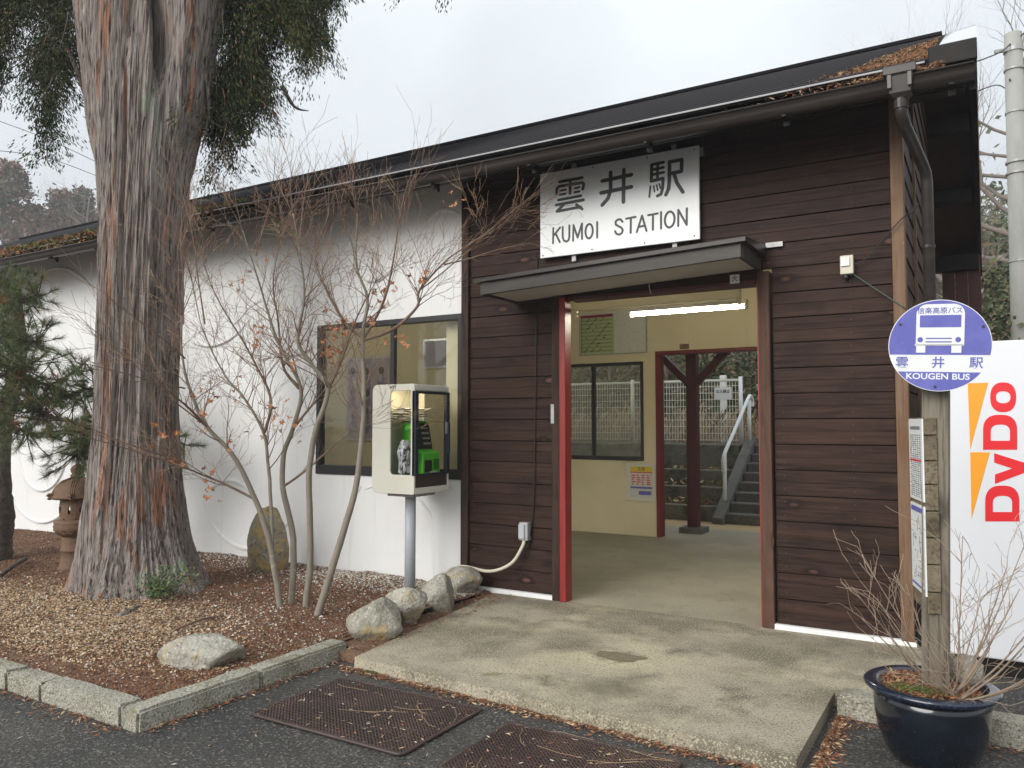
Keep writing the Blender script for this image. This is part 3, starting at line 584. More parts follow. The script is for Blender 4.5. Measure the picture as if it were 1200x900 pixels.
# ------------------------------------------------------------------ small things on the facade
def small_box(name, label, cat, u, v, w_, h_, dpt, mat, y=D-.025):
    c = onY(u, v, y-dpt); t = thing(name, label, cat, (c.x, y, c.z-h_/2)); obj('casing', MB().box(c.x-w_/2, c.x+w_/2, y-dpt, y, c.z-h_/2, c.z+h_/2), mat, t, bevel=.006, seg=2); return t, c
t, c = small_box('junction_box', 'small cream cable box with green wire on boards right of the entrance', 'cable box', 992, 310, .085, .13, .05, mHose)
obj('cover', MB().box(c.x-.035, c.x+.02, D-.087, D-.076, c.z-.01, c.z+.05), mPlaster, t); obj('gland', MB().tube([(c.x-.01, D-.05, c.z-.06), (c.x-.01, D-.05, c.z-.09)], .018, 10), mWire, t)
jb = c
t, c = small_box('power_socket_box', 'grey weatherproof socket box low on boards left of the red door post', 'socket box', 613, 623, .085, .15, .06, mMetalG)
obj('lid', MB().box(c.x-.04, c.x+.015, D-.1, D-.086, c.z-.06, c.z+.06), mPole, t, bevel=.004); pb = c
cp = [pb+Vector((0, .02, -.07)), pb+Vector((-.01, .0, -.13)), pb+Vector((-.10, -.03, -.27)), pb+Vector((-.3, -.05, -.35)), Vector((-3.98, 5.80, .20)), Vector((-4.1, 5.72, .15)), Vector((-4.22, 5.6, .05)), Vector((-4.3, 5.46, 0))]
def smooth_path(ps, n=6):
    ps = [Vector(p) for p in ps]; out_ = []
    for i in range(len(ps)-1):
        p0_, p1, p2, p3 = ps[max(i-1, 0)], ps[i], ps[i+1], ps[min(i+2, len(ps)-1)]
        for k in range(n):
            t_ = k/n; out_.append(.5*((2*p1)+(p2-p0_)*t_+(2*p0_-5*p1+4*p2-p3)*t_*t_+(-p0_+3*p1-3*p2+p3)*t_**3))
    return out_+[ps[-1]]
def cable(name, label, cat, pts, r, mat, n=6, seg=6):
    pts = smooth_path(pts, seg); b0 = pts[0].copy(); mb = MB().tube([p-b0 for p in pts], r, n); o = obj(name, mb, mat, smooth=True); o.location = b0; tag(o, label, cat); return o
cable('conduit_hose', 'cream flexible conduit running from the socket box down to the phone pole', 'hose', cp, .014, mHose, 10)
cable('loop_cable', 'thin grey cable loop lying on mulch behind the payphone rocks', 'cable', [(-4.32, 5.3, .03), (-4.55, 5.2, .05), (-4.6, 5.05, .05), (-4.4, 4.95, .04), (-4.15, 5.0, .04)], .008, mPole)
cable('black_cable', 'thin black cable running down the boards left of the entrance', 'cable', [onY(629, 300, D-.03), onY(628, 420, D-.03), onY(626, 560, D-.03), onY(624, 605, D-.03), onY(618, 640, D-.05), onY(606, 652, D-.06)], .0055, mWire)
cable('green_wire', 'thin green wire sloping from the cream box to the corner post', 'wire', [(jb.x, D-.055, jb.z-.03), (jb.x+.09, D-.05, jb.z-.11), (XR+.0, D-.06, onY(1062, 362, D-.06).z)], .004, material('green_wire_skin', (.06, .1, .07), .5))
cable('upper_wire', 'thin black wire looping up from the cream box to the side wall', 'wire', [(jb.x+.03, D-.055, jb.z+.0), (jb.x+.12, D-.06, jb.z+.03), onY(1055, 258, D-.08), onY(1068, 250, D-.05), (-.33, 5.8, 2.92)], .004, mWire)
s_ = onY(861, 327, D-.052); t = tag(obj('sticker', MB().box(s_.x-.035, s_.x+.035, D-.054, D-.051, s_.z-.033, s_.z+.033), mPaper), 'tiny pale square sticker on the lintel under the canopy right end', 'sticker')
text('mark', '大', .05, mInk, facing_front(s_.x, D-.055, s_.z), t)
s_ = onY(647.5, 485, D-.05); tag(obj('metal_plate', MB().box(s_.x-.015, s_.x+.015, D-.054, D-.0505, s_.z-.08, s_.z+.08), mMetalG), 'narrow worn strip plate on dark left door post', 'plate')
s_ = onY(761, 337, 5.75); cable('hook_wire', 'short bent wire hanging below the canopy over the doorway', 'wire', [(s_.x, 5.75, 2.53), (s_.x+.0, 5.75, 2.5), (s_.x+.015, 5.75, 2.45)], .004, mMetalG)

# ------------------------------------------------------------------ waiting room contents
fy = 6.45
a_, b_ = onY(674, 372, fy), onY(868, 350, fy); zt = (a_.z+b_.z)/2
t = thing('unlit_light_fixture', 'cream batten light with unlit tube nearest the entrance, above the lit one', 'ceiling light', ((a_.x+b_.x)/2, fy, 3.3))
obj('housing', MB().box(a_.x, b_.x, fy-.035, fy+.035, zt+.03, zt+.11), mFix, t, bevel=.004); obj('tube', MB().tube([(a_.x+.03, fy, zt), (b_.x-.03, fy, zt)], .016, 12), mTubeOff, t, smooth=True)
for x in (a_.x+.012, b_.x-.012): obj('end_socket', MB().box(x-.012, x+.012, fy-.018, fy+.018, zt-.02, zt+.03), mFix, t)
for x in (a_.x+.3, b_.x-.3): obj('hanger', MB().box(x-.008, x+.008, fy-.008, fy+.008, zt+.11, 3.3), mFix, t)
fy = 7.05
a_, b_ = onY(737, 369.5, fy), onY(876, 358, fy); zt = (a_.z+b_.z)/2
t = thing('lit_light_fixture', 'glowing fluorescent tube light hanging inside the waiting room', 'ceiling light', ((a_.x+b_.x)/2, fy, 3.3))
obj('housing', MB().box(a_.x, b_.x, fy-.03, fy+.03, zt+.02, zt+.06), mFix, t, bevel=.004); obj('tube', MB().tube([(a_.x+.03, fy, zt), (b_.x-.03, fy, zt)], .017, 12), mTube, t, smooth=True)
for x in (a_.x+.012, b_.x-.012): obj('end_socket', MB().box(x-.012, x+.012, fy-.02, fy+.02, zt-.022, zt+.02), mFix, t)
for x in (a_.x+.2, b_.x-.2): obj('hanger', MB().box(x-.008, x+.008, fy-.008, fy+.008, zt+.06, 3.3), mFix, t)
fy = 7.6; xa, xb, zt = -9.0, -7.8, 3.1  # added lamp out of view, brightens the wall seen through the front window
t = thing('lit_light_fixture', 'added unseen tube light brightening the left half of waiting room', 'ceiling light', (-8.4, fy, 3.3))
obj('housing', MB().box(xa, xb, fy-.03, fy+.03, zt+.02, 3.3), mFix, t, bevel=.004); obj('tube', MB().tube([(xa+.03, fy, zt), (xb-.03, fy, zt)], .017, 12), material('added_fill_tube', (1, 1, 1), .4, emit=((1, .97, .84), 60)), t, smooth=True)
for x in (xa+.012, xb-.012): obj('end_socket', MB().box(x-.012, x+.012, fy-.02, fy+.02, zt-.022, zt+.02), mFix, t)
# timetable board
x0, x1, z0, z1 = -4.735, -3.785, 2.395, 2.95
t = thing('timetable_board', 'framed station timetable, printed green left half and blank right half', 'timetable', (x0, YB, z0))
obj('frame', MB().box(x0-.015, x1+.015, YB-.02, YB-.002, z0-.015, z1+.015), mMetalG, t); obj('blank_sheet', MB().box(x0+.5, x1, YB-.024, YB-.0205, z0, z1), mPaper, t)
mTT = material('timetable_paper', (.45, .5, .3), .6); mTTh = material('timetable_header', (.25, .02, .08), .6); mTTl = material('timetable_row', (.3, .38, .16), .6)
obj('timetable_sheet', MB().box(x0, x0+.495, YB-.024, YB-.0205, z0, z1), mTT, t); obj('header', MB().box(x0+.01, x0+.485, YB-.027, YB-.0242, z1-.06, z1-.015), mTTh, t)
rows = MB()
for i in range(9): z = z0+.03+i*.052; rows.box(x0+.02, x0+.475, YB-.026, YB-.0242, z, z+.022)
obj('row_bands', rows, mTTl, t); pr = MB()
for i in range(18):
    z = z0+.03+i*.026; pr.box(x0+.02, x0+.035, YB-.028, YB-.0262, z, z+.014)
    for k in range(rng.integers(1, 4)): xx = x0+.06+.36*((i*.07+k*.29) % 1); pr.box(xx, xx+rng.uniform(.015, .035), YB-.028, YB-.0262, z, z+.013)
struct(obj('print', pr, mInk, t), 'stuff')
# warning notice
x0, x1, z0, z1 = -4.02, -3.71, .50, .90
t = thing('wall_notice', 'yellow-headed notice with blue foot taped on cream wall beside the back doorway', 'notice', (x0, YB, z0))
obj('sleeve', MB().box(x0-.06, x1+.04, YB-.012, YB-.0095, z0-.05, z1+.04), mCeil, t); obj('sheet', MB().box(x0, x1, YB-.015, YB-.0122, z0, z1), mPaper, t)
obj('yellow_band', MB().box(x0+.005, x1-.005, YB-.017, YB-.0152, z1-.07, z1-.005), material('yellow_print', (.75, .55, .03), .6), t); obj('red_band', MB().box(x0+.005, x1-.005, YB-.017, YB-.0152, z1-.085, z1-.073), mVRed, t)
obj('blue_band', MB().box(x0+.005, x1-.005, YB-.017, YB-.0152, z0+.11, z0+.135).box(x0+.12, x1-.02, YB-.017, YB-.0152, z0+.03, z0+.08), mBlue, t)
pr = MB()
for i in range(5):
    for k in range(4): pr.box(x0+.02+k*.07, x0+.02+k*.07+rng.uniform(.02, .055), YB-.017, YB-.0152, z0+.16+i*.028, z0+.16+i*.028+.014)
struct(obj('print', pr, mVRed, t), 'stuff'); text('heading', '注意', .055, mInk, facing_front((x0+x1)/2, YB-.0175, z1-.036), t)
# poster seen through the front window: blurred group of players
x0, x1, z0, z1 = -8.95, -8.1, 1.22, 2.5
x0, x1 = onY(409, 470, YB).x, onY(458, 470, YB).x
t = thing('framed_poster', 'framed pale pink poster of several dark-haired people seen through left window', 'poster', (x0, YB, z0))
obj('frame', MB().box(x0-.04, x1+.04, YB-.03, YB-.002, z0-.04, z1+.04), mFlash, t); mPk = material('poster_paper', (.5, .4, .42), .5, [('noise', 2, (.38, .36, .45), .4, .7)]); obj('print_sheet', MB().box(x0, x1, YB-.036, YB-.0305, z0, z1), mPk, t)
hd, bd = MB(), MB()
for i in range(9):
    cx = x0+.14+.27*(i % 3)+random.uniform(-.04, .04); czz = z0+.33+.33*(i//3)+random.uniform(-.04, .04)
    bd.prism([(cx+.1*cos(a)*(1.1 if sin(a) < 0 else .8), czz-.13+.16*sin(a)) for a in [2*pi*k/14 for k in range(14)]], lambda p: (p[0], YB-.0362, p[1]), lambda p: (p[0], YB-.0385-.0002*i, p[1]))
    hd.prism([(cx+.05*cos(a), czz+.07+.062*sin(a)) for a in [2*pi*k/14 for k in range(14)]], lambda p: (p[0], YB-.0362, p[1]), lambda p: (p[0], YB-.041-.0002*i, p[1]))
obj('printed_figures', bd, material('poster_clothes', (.22, .2, .3), .6, [('noise', 6, (.5, .48, .5), .5, .6)]), t); obj('printed_heads', hd, material('poster_hair', (.08, .06, .07), .6), t)
# small framed notices further right on the back wall
t = thing('small_framed_notice', 'small pale framed notice seen behind payphone through the window', 'notice', (-7.6, YB, 1.3))
x0 = onY(478, 430, YB-.4).x
obj('frame', MB().box(x0, x0+.62, YB-.03, YB-.002, 2.3, 2.75), mFlash, t); obj('sheet', MB().box(x0+.03, x0+.59, YB-.035, YB-.031, 2.33, 2.72), mPk, t)

# ------------------------------------------------------------------ payphone cabinet
PX, PY = -4.285, 5.45; a2, b2 = .2275, .245; z0, z1 = .865, 1.785
ph = thing('payphone_cabinet', 'ivory payphone cabinet with glass door on grey pole by the left window', 'payphone', (PX, PY, 0))
pts = rrect(PX-a2, PX+a2, z0, z1, .05); pin = rrect(PX-a2+.018, PX+a2-.004, z0+.02, z1-.02, .035)
# shell: top, bottom, back and far side as an extruded ring, open to the right
_o = rrect(PX-a2, PX+a2-.03, z0, z1, .05, rs=(.0, .05, .05, .0)); _i = rrect(PX-a2+.02, PX+a2-.03, z0+.02, z1-.02, .03, rs=(.0, .03, .03, .0))
_c = _o[5:-5]+_i[5:-5][::-1]
obj('shell', MB().prism(_c, lambda p: (p[0], PY-b2+.02, p[1]), lambda p: (p[0], PY+b2-.02, p[1])), mCase, ph)
def ygl(sgn, name):
    y0, y1 = (PY-b2, PY-b2+.02) if sgn < 0 else (PY+b2-.02, PY+b2)
    o_ = rrect(PX-a2, PX+a2, z0, z1, .05, rs=(.02, .055, .055, .02)); i_ = rrect(PX-.03, PX+a2-.038, z0+.16, z1-.055, .03, rs=(.01, .03, .03, .01))
    obj(name, MB().ring(o_, i_, lambda p: (p[0], y0, p[1]), lambda p: (p[0], y1, p[1])), mCase, ph, bevel=.004)
    obj('side_glass', MB().box(PX-.03, PX+a2-.038, y0+.008, y0+.012, z0+.16, z1-.055), mGlassP, ph)
ygl(-1, 'side_panel'); ygl(1, 'side_panel')
obj('back_lining', MB().box(PX-a2+.021, PX-a2+.03, PY-b2+.021, PY+b2-.021, z0+.02, z1-.02), mCase, ph)
obj('base_tray', MB().box(PX-a2+.03, PX+a2-.03, PY-b2+.022, PY+b2-.022, z0+.021, z0+.14), mCase, ph)
xf = PX+a2
for za, zb in ((z1-.055, z1-.002), (z0+.002, z0+.055)): obj('front_rail', MB().box(xf-.03, xf, PY-b2+.022, PY+b2-.022, za, zb), mCase, ph, bevel=.008, seg=2)
obj('slot_plate', MB().box(xf-.03, xf-.004, PY-b2+.022, PY+b2-.022, z0+.057, z0+.15), material('brown_slot_plate', (.06, .045, .035), .4), ph)
dr = obj('glass_door', MB().box(xf-.025, xf+.012, PY-b2+.0, PY-b2+.045, z0+.152, z1-.057).box(xf-.025, xf+.012, PY+b2-.045, PY+b2-.0, z0+.152, z1-.057).box(xf-.022, xf+.01, PY-b2+.046, PY+b2-.046, z0+.152, z0+.17).box(xf-.022, xf+.01, PY-b2+.046, PY+b2-.046, z1-.08, z1-.057), mNavy, ph, bevel=.003)
obj('pane', MB().box(xf-.008, xf-.003, PY-b2+.046, PY+b2-.046, z0+.17, z1-.08), mGlassP, dr)
obj('handle', MB().box(xf+.013, xf+.03, PY+b2-.04, PY+b2-.015, z0+.33, z0+.6), mNavy, dr, bevel=.004); obj('latch', MB().box(xf+.013, xf+.02, PY+b2-.07, PY+b2-.045, z0+.5, z0+.6), mMetalG, dr)
obj('cabinet_lamp', MB().box(PX-.08, PX+.12, PY-.1, PY+.1, z1-.033, z1-.022), material('cabinet_lamp_glow', (1, 1, 1), .4, emit=((1, .86, .6), 7)), ph)
obj('pole', MB().tube([(PX, PY, -.05), (PX, PY, z0-.03)], .047, 20), mPole, ph, smooth=True); obj('mount_plate', MB().box(PX-.13, PX+.15, PY-.15, PY+.15, z0-.03, z0-.002), mMetalG, ph)
text('lettering', 'NTT', .035, mInk, facing_front(PX+.0, PY-b2-.001, z1-.026), ph, offset=.001)
# green telephone: a thing inside the cabinet
tp = thing('green_payphone', 'bright green push-button public telephone inside the ivory cabinet', 'telephone', (PX, PY+.02, z0+.14))
tx0 = PX-.07; tz = z0+.145
def wedge(y0, y1, prof): return MB().prism(prof, lambda p: (p[0], y0, p[1]), lambda p: (p[0], y1, p[1]))
obj('body', wedge(PY-.05, PY+.2, [(tx0, tz), (tx0+.24, tz), (tx0+.24, tz+.19), (tx0+.16, tz+.22), (tx0+.11, tz+.47), (tx0+.0, tz+.47)]), mGreen, tp, bevel=.012, seg=3)
obj('lower_panel', wedge(PY-.03, PY+.07, [(tx0+.241, tz+.03), (tx0+.247, tz+.03), (tx0+.247, tz+.13), (tx0+.241, tz+.13)]), mPhBlk, tp); obj('coin_door', wedge(PY+.1, PY+.17, [(tx0+.241, tz+.05), (tx0+.247, tz+.05), (tx0+.247, tz+.14), (tx0+.241, tz+.14)]), material('dark_green_panel', (.03, .16, .02), .4), tp)
obj('label_plate', wedge(PY+.04, PY+.13, [(tx0+.242, tz+.0), (tx0+.25, tz+.0), (tx0+.25, tz+.035), (tx0+.242, tz+.035)]), mPaper, tp)
obj('face_panel', wedge(PY-.03, PY+.18, [(tx0+.17, tz+.225), (tx0+.125, tz+.445), (tx0+.118, tz+.445), (tx0+.155, tz+.225)]), mPhBlk, tp)
for i in range(4):
    for k in range(3):
        f = i/4+.15; x = tx0+.17-.045*f+.003; z = tz+.235+.18*f; obj('button', MB().box(x-.005, x+.004, PY+.06+.035*k, PY+.082+.035*k, z, z+.018), mMetalG, tp)
obj('handset', MB().tube(smooth_path([(tx0+.18, PY-.12, tz+.12), (tx0+.21, PY-.12, tz+.2), (tx0+.21, PY-.12, tz+.32), (tx0+.18, PY-.12, tz+.41)]), .022, 12).tube([(tx0+.2, PY-.12, tz+.13), (tx0+.13, PY-.12, tz+.12)], .034, 14).tube([(tx0+.2, PY-.12, tz+.4), (tx0+.13, PY-.12, tz+.41)], .036, 14), mGreen, tp, smooth=True)
cp_ = [(tx0+.15+.012*cos(k*1.9), PY-.15+.012*sin(k*1.9)+.02*sin(k*.1), tz+.13-.0016*k) for k in range(70)]; obj('coiled_cord', MB().tube(cp_, .003, 4), mGreen, tp)
obj('shelf', MB().box(PX-a2+.03, PX+a2-.04, PY-b2+.025, PY+b2-.025, z0+.60, z0+.606), glass('thin_shelf', (.9, .88, .8), .8), ph)
pb_ = thing('phone_book', 'stack of crumpled papers on the shelf above green telephone', 'papers', (PX, PY, z0+.61))
for i in range(5):
    mb = MB(); nx = 8; ox, oy = random.uniform(-.03, .03), random.uniform(-.03, .03); vs = [(PX-.15+ox+.3*i_/nx, PY-.17+oy+.3*j_/nx, z0+.612+.022*i+.018*mn.noise(Vector((i_*.5+i*3, j_*.5, i)))+.014) for j_ in range(nx+1) for i_ in range(nx+1)]
    mb.add(vs, [(j_*(nx+1)+i_, j_*(nx+1)+i_+1, (j_+1)*(nx+1)+i_+1, (j_+1)*(nx+1)+i_) for j_ in range(nx) for i_ in range(nx)]); obj('paper', mb, mPaper, pb_)
bag = thing('plastic_bag', 'clear plastic bag with blue print beside the green telephone', 'bag', (PX+.08, PY-.17, z0+.15))
mb = MB(); prof = [(.03, 0), (.055, .03), (.05, .12), (.06, .2), (.045, .27), (.03, .3)]; mb.lathe(prof, (PX+.08, PY-.18, z0+.15), 22, lambda a, z: 1+.25*mn.noise(Vector((cos(a)*2, sin(a)*2, z*14)))); obj('film', mb, material('crumpled_plastic', (.5, .52, .56), .25, [('noise', 25, (.05, .05, .06), .5, .58), ('noise', 12, (.05, .2, .6), .66, .7)]), bag)

# ------------------------------------------------------------------ vending machine
VX, VY = -.235, 5.5; VW = 1.05
vm = thing('vending_machine', 'large white drinks vending machine with red lettering at right edge', 'vending machine', (VX+.5, VY+.35, -.03))
obj('cabinet', MB().box(VX, VX+VW, VY, VY+.72, .07, 1.945), mVend, vm, bevel=.012, seg=3); obj('plinth', MB().box(VX+.04, VX+VW-.04, VY+.04, VY+.7, -.03, .069), mBlackW, vm)
for x in (VX+.08, VX+VW-.12): obj('foot', MB().box(x, x+.06, VY+.01, VY+.08, -.03, .069), mMetalG, vm)
def vz(p, d): q = onY(p[0], p[1], VY); return (q.x, VY-d, q.z)
def vpoly(name, poly, mat, d=.002): obj(name, MB().prism(poly, lambda p: vz(p, .0002), lambda p: vz(p, d)), mat, vm)
def vring(name, o_, i_, mat): obj(name, MB().ring(o_, i_, lambda p: vz(p, .0002), lambda p: vz(p, .002)), mat, vm)
vpoly('triangle', [(1134, 449), (1158, 448.5), (1137, 527)], mVOr); vpoly('triangle', [(1137, 530), (1160, 530), (1138.5, 608)], mVOr)
def e_(cx, cy, rx, ry, n=32, p=2.4): return [(cx+rx*math.copysign(abs(cos(a))**(2/p), cos(a)), cy+ry*math.copysign(abs(sin(a))**(2/p), sin(a))) for a in [2*pi*k/n for k in range(n)]]
vring('letter', e_(1175.6, 465.5, 15.2, 17.5), e_(1175.6, 465.5, 8.5, 7), mVRed)
def Dshape(x0_, x1_, yb, yt, n=28):   # D turned on its back: spine at the bottom, bowl upward
    pts = [(x0_, yb)]; cx = (x0_+x1_)/2; ym = yt+(yb-yt)*.45
    for k in range(n-1): a = pi-pi*k/(n-2); s_ = sin(a); c_ = cos(a); pts.append((cx+(x1_-x0_)/2*math.copysign(abs(c_)**.75, c_), ym-(ym-yt)*abs(s_)**.85))
    pts.append((x1_, yb)); return pts
vring('letter', Dshape(1152, 1192, 527, 486), Dshape(1161, 1183.5, 516.5, 497.5), mVRed)
vring('letter', Dshape(1154.5, 1194.5, 611, 569), Dshape(1163.5, 1186, 600, 581), mVRed)
vpoly('letter', [(1165, 531), (1165, 542), (1186, 549), (1166, 556), (1166, 567), (1215, 550), (1222, 544), (1224, 534), (1223, 526), (1214, 526), (1214, 534), (1209, 541), (1203, 543)][:5]+[(1206, 552), (1217, 545), (1219, 532), (1210, 532), (1208, 539), (1200, 542)], mVRed)

# ------------------------------------------------------------------ blue pot with shrub, post, stone
PC = Vector((-.245, 4.12, GZ)); RR = .295; PS = .9
pot = thing('blue_planter_pot', 'dark blue glazed round planter on asphalt at lower right', 'planter', PC)
obj('bowl', MB().lathe([(.17, 0), (.19, .008), (.222, .05), (.252, .12), (.27, .2), (.273, .27), (.268, .303), (.25, .31), (.24, .29), (.235, .27)], PC, 64), mPot, pot, smooth=True)
obj('rim', MB().lathe([(.255, .302), (.30, .312), (.318, .325), (.318, .338), (.30, .346), (.262, .344), (.245, .335), (.240, .30)], PC, 64), mPotRim, pot, smooth=True)
sm = MB(); sm.add([(PC.x, PC.y, PC.z+.325)] + [(PC.x+.245*f*cos(2*pi*k/40), PC.y+.245*f*sin(2*pi*k/40), PC.z+.325-.012*f+.01*mn.noise(Vector((k*.5, f*4, 0)))) for f in (.33, .66, 1) for k in range(40)],
    [(0, 1+k, 1+(k+1) % 40) for k in range(40)] + [(1+r_*40+k, 1+r_*40+40+k, 1+r_*40+40+(k+1) % 40, 1+r_*40+(k+1) % 40) for r_ in (0, 1) for k in range(40)])
obj('soil', sm, mSoil, pot, smooth=True)
pts = [(PC.x+.23*sqrt(r)*cos(a), PC.y+.23*sqrt(r)*sin(a), PC.z+.335+rng.random()*.012) for r, a in rng.uniform(0, 1, (1500, 2))*np.array([1, 2*pi])]
litter('needle_mulch', '', '', pts, (.006, .02), [mNeedle, mSoil, mNeedleT], [.6, .25, .15], pot, .4)
pts = [(PC.x-.05+.06*rng.normal(), PC.y-.16+.03*rng.normal(), PC.z+.345+rng.random()*.01) for _ in range(700)]
litter('moss_patch', '', '', pts, (.004, .011), [mMoss], [1], pot, .9)
for o in pot.children: o.scale = (.88, .88, 1)
bs = thing('bus_stop_post', 'weathered square wooden bus stop post standing in the blue pot', 'bus stop', (-.225, 4.17, .25))
obj('post', MB().bar((-.225, 4.14, .24), (-.185, 4.14, 1.9), .112, .112, up=(0, 1, 0)), mPostG, bs, bevel=.006)
# short planks behind the timetables
plates = []
for i, (v0, v1) in enumerate(((489, 510), (510, 539), (539, 566), (566, 596), (596, 626), (626, 656), (656, 687), (687, 712))):
    za, zb = at(1080, v1, 3.7).z, at(1080, v0, 3.7).z; e = random.uniform(0, .02)
    obj('plank', MB().box(-.345, -.29, 3.98+e, 4.38, za+.003, zb-.002), mPlankG, bs, bevel=.003)
def plate(v0, v1, name, bodyf):
    za, zb = at(1073, v1, 3.75).z, at(1073, v0, 3.75).z
    t = thing(name[0], name[1], 'notice', (-.35, 4.2, za)); M_ = Matrix.Translation((-.3555, 4.18, 0)) @ Matrix.Rotation(-pi/2, 4, 'Z') @ Matrix.Rotation(pi/2, 4, 'X')
    obj('sheet', MB().box(-.352, -.3455, 4.0, 4.36, za, zb), mBusW, t)
    pr = MB(); bodyf(pr, za, zb); struct(obj('print', pr, material('grey_print', (.2, .2, .21), .6), t), 'stuff'); return t, za, zb
def tt(pr, za, zb):
    h_ = zb-za
    for i in range(30):
        z = za+.04*h_+i*.026*h_
        for k in range(5): pr.box(-.3535, -.3522, 4.04+k*.06, 4.04+k*.06+rng.uniform(.02, .05), z, z+.0045)
    pr.box(-.3535, -.3522, 4.05, 4.31, zb-.13*h_, zb-.09*h_)
t, za, zb = plate(491, 585, ('bus_timetable', 'upper white bus timetable plate screwed to the post planks'), tt); obj('red_line', MB().box(-.3545, -.3537, 4.03, 4.33, za+.48*(zb-za), za+.5*(zb-za)), mVRed, t)
def mp(pr, za, zb):
    h_ = zb-za
    for i in range(40):
        y_, z_ = rng.uniform(4.03, 4.3), za+h_*rng.uniform(.1, .82); l_ = rng.uniform(.01, .06)
        if rng.random() < .5: pr.box(-.3535, -.3522, y_, y_+l_, z_, z_+.003)
        else: pr.box(-.3535, -.3522, y_, y_+.004, z_, z_+l_)
t, za, zb = plate(590, 690, ('route_map_plate', 'lower white route map plate with blue header on post planks'), mp); obj('blue_header', MB().box(-.3545, -.3537, 4.03, 4.33, zb-.035, zb-.012).box(-.3545, -.3537, 4.02, 4.34, za+.02, za+.03), mBlue, t)
# turn planks and plates so their printed faces point a little toward the road
_d = Vector((-.256, .967, 0)); _n = Vector((-.967, -.256, 0)); M0 = Matrix(((-_n.x, _d.x*.8, 0, 0), (-_n.y, _d.y*.8, 0, 0), (0, 0, 1, 0), (0, 0, 0, 1)))
MM = Matrix.Translation((-.24, 4.05, 0)) @ M0 @ Matrix.Translation((.345, -3.98, 0))
for o in list(bpy.data.objects):
    if o.name.startswith('plank') or (o.parent and o.parent.name in ('bus_timetable', 'route_map_plate')):
        rt = ROOT[o.parent.name]; o.data.transform(Matrix.Translation(-rt) @ MM @ Matrix.Translation(rt))
# round bus stop sign
BC = at(1100.5, 405, 3.52); RB = .204
bsn = thing('bus_stop_sign', 'round blue and white bus stop sign with bus emblem on the wooden post', 'sign', BC)
zdir = (Vector((0.08, 0, EYE))-BC).normalized(); xdir = Vector((0, 0, 1)).cross(zdir).normalized(); ydir = zdir.cross(xdir)
rot = radians(-2.6); xd = xdir*cos(rot)+ydir*sin(rot); yd = -xdir*sin(rot)+ydir*cos(rot)
def bmap(p, d): return BC + xd*p[0]*RB + yd*p[1]*RB + zdir*d
def bp(px, py): return ((px-550)/398., -(py-427)/352.+.0)
circ = [(cos(2*pi*k/72), sin(2*pi*k/72)) for k in range(72)]
obj('backing_board', MB().prism([(x*.985, y*.985) for x, y in circ], lambda p: bmap(p, -.034), lambda p: bmap(p, -.002)), mPlankG, bsn)
obj('face', MB().prism(circ, lambda p: bmap(p, -.0018), lambda p: bmap(p, .0)), mBusW, bsn)
def chord(y0, y1, r=.985):
    pts = []; a0, a1 = math.asin(max(-1, y0/r)), math.asin(min(1, y1/r))
    for k in range(25): a = a0+(a1-a0)*k/24; pts.append((r*cos(a), r*sin(a)))
    for k in range(25): a = a1+(a0-a1)*k/24; pts.append((-r*cos(a), r*sin(a)))
    return pts
ybt, ybb = -.20, -.575
obj('blue_field', MB().prism(chord(ybt, .985), lambda p: bmap(p, .0002), lambda p: bmap(p, .001)), mBlue, bsn)
obj('blue_field', MB().prism(chord(-.985, ybb), lambda p: bmap(p, .0002), lambda p: bmap(p, .001)), mBlue, bsn)
def bflat(name, polys, mat, d0=.0012, d1=.002):
    mb = MB()
    for poly in polys: mb.prism(poly, lambda p: bmap(p, d0), lambda p: bmap(p, d1))
    return obj(name, mb, mat, bsn)
bus = rrect(-.455, .475, -.0, .905, .2, 8, rs=(.22, .22, .02, .02))
bflat('bus_emblem', [bus], mBusW); bflat('bus_emblem_bumper', [[(-.475, .03), (.475, .03), (.475, -.001), (-.475, -.001)], [(-.445, -.002), (-.265, -.002), (-.265, -.155), (-.445, -.155)], [(.235, -.002), (.425, -.002), (.425, -.155), (.235, -.155)]], mBusW)
bflat('bus_emblem_window', [rrect(-.385, .41, .40, .665, .012, 3)], mBlue, .0021, .0028)
bflat('bus_emblem_headlight', [[(-.37+.055*x, .13+.058*y) for x, y in circ[::4]]], mBlue, .0021, .0028); bflat('bus_emblem_headlight', [[(.36+.055*x, .13+.058*y) for x, y in circ[::4]]], mBlue, .0021, .0028)
bflat('bus_emblem_grille', [[(-.26, .145), (.24, .145), (.24, .17), (-.26, .17)], [(-.26, .07), (.24, .07), (.24, .095), (-.26, .095)]], mBlue, .0021, .0028)
def btext(name, body, x, y, size, mat, off=0, sx=1, spacing=1, d=.0024):
    M_ = Matrix((( *[xd[i] for i in range(0)],),)) if False else Matrix.Translation(bmap((x, y), d)) @ Matrix(((xd.x, yd.x, zdir.x), (xd.y, yd.y, zdir.y), (xd.z, yd.z, zdir.z))).to_4x4()
    return text(name, body, size, mat, M_, bsn, offset=off, ext=.0003, sx=sx, spacing=spacing)
btext('lettering', '信楽高原バス', .0, .755, .030, mBlue, .0003)
for ch, x in (('雲', -.72), ('井', -.01), ('駅', .71)): btext('character', ch, x, -.385, .054, mInk if False else mBlue, .0006, d=.0012)
btext('lettering', 'KOUGEN BUS', -.02, -.68, .037, mBusW, .0007, 1.1, d=.0014)
for x, y in ((-.77, .47), (.82, .41), (-.06, -.9)): obj('screw', MB().tube([bmap((x, y), .001), bmap((x, y), .005)], .006, 10), mInk, bsn)
# stone lying in the pot
rock('stone', 'pale angular granite stone resting in the blue pot behind post', (PC.x+.13, PC.y+.14, .31), (.08, .13, .075), mRock, 9, rot=.6)

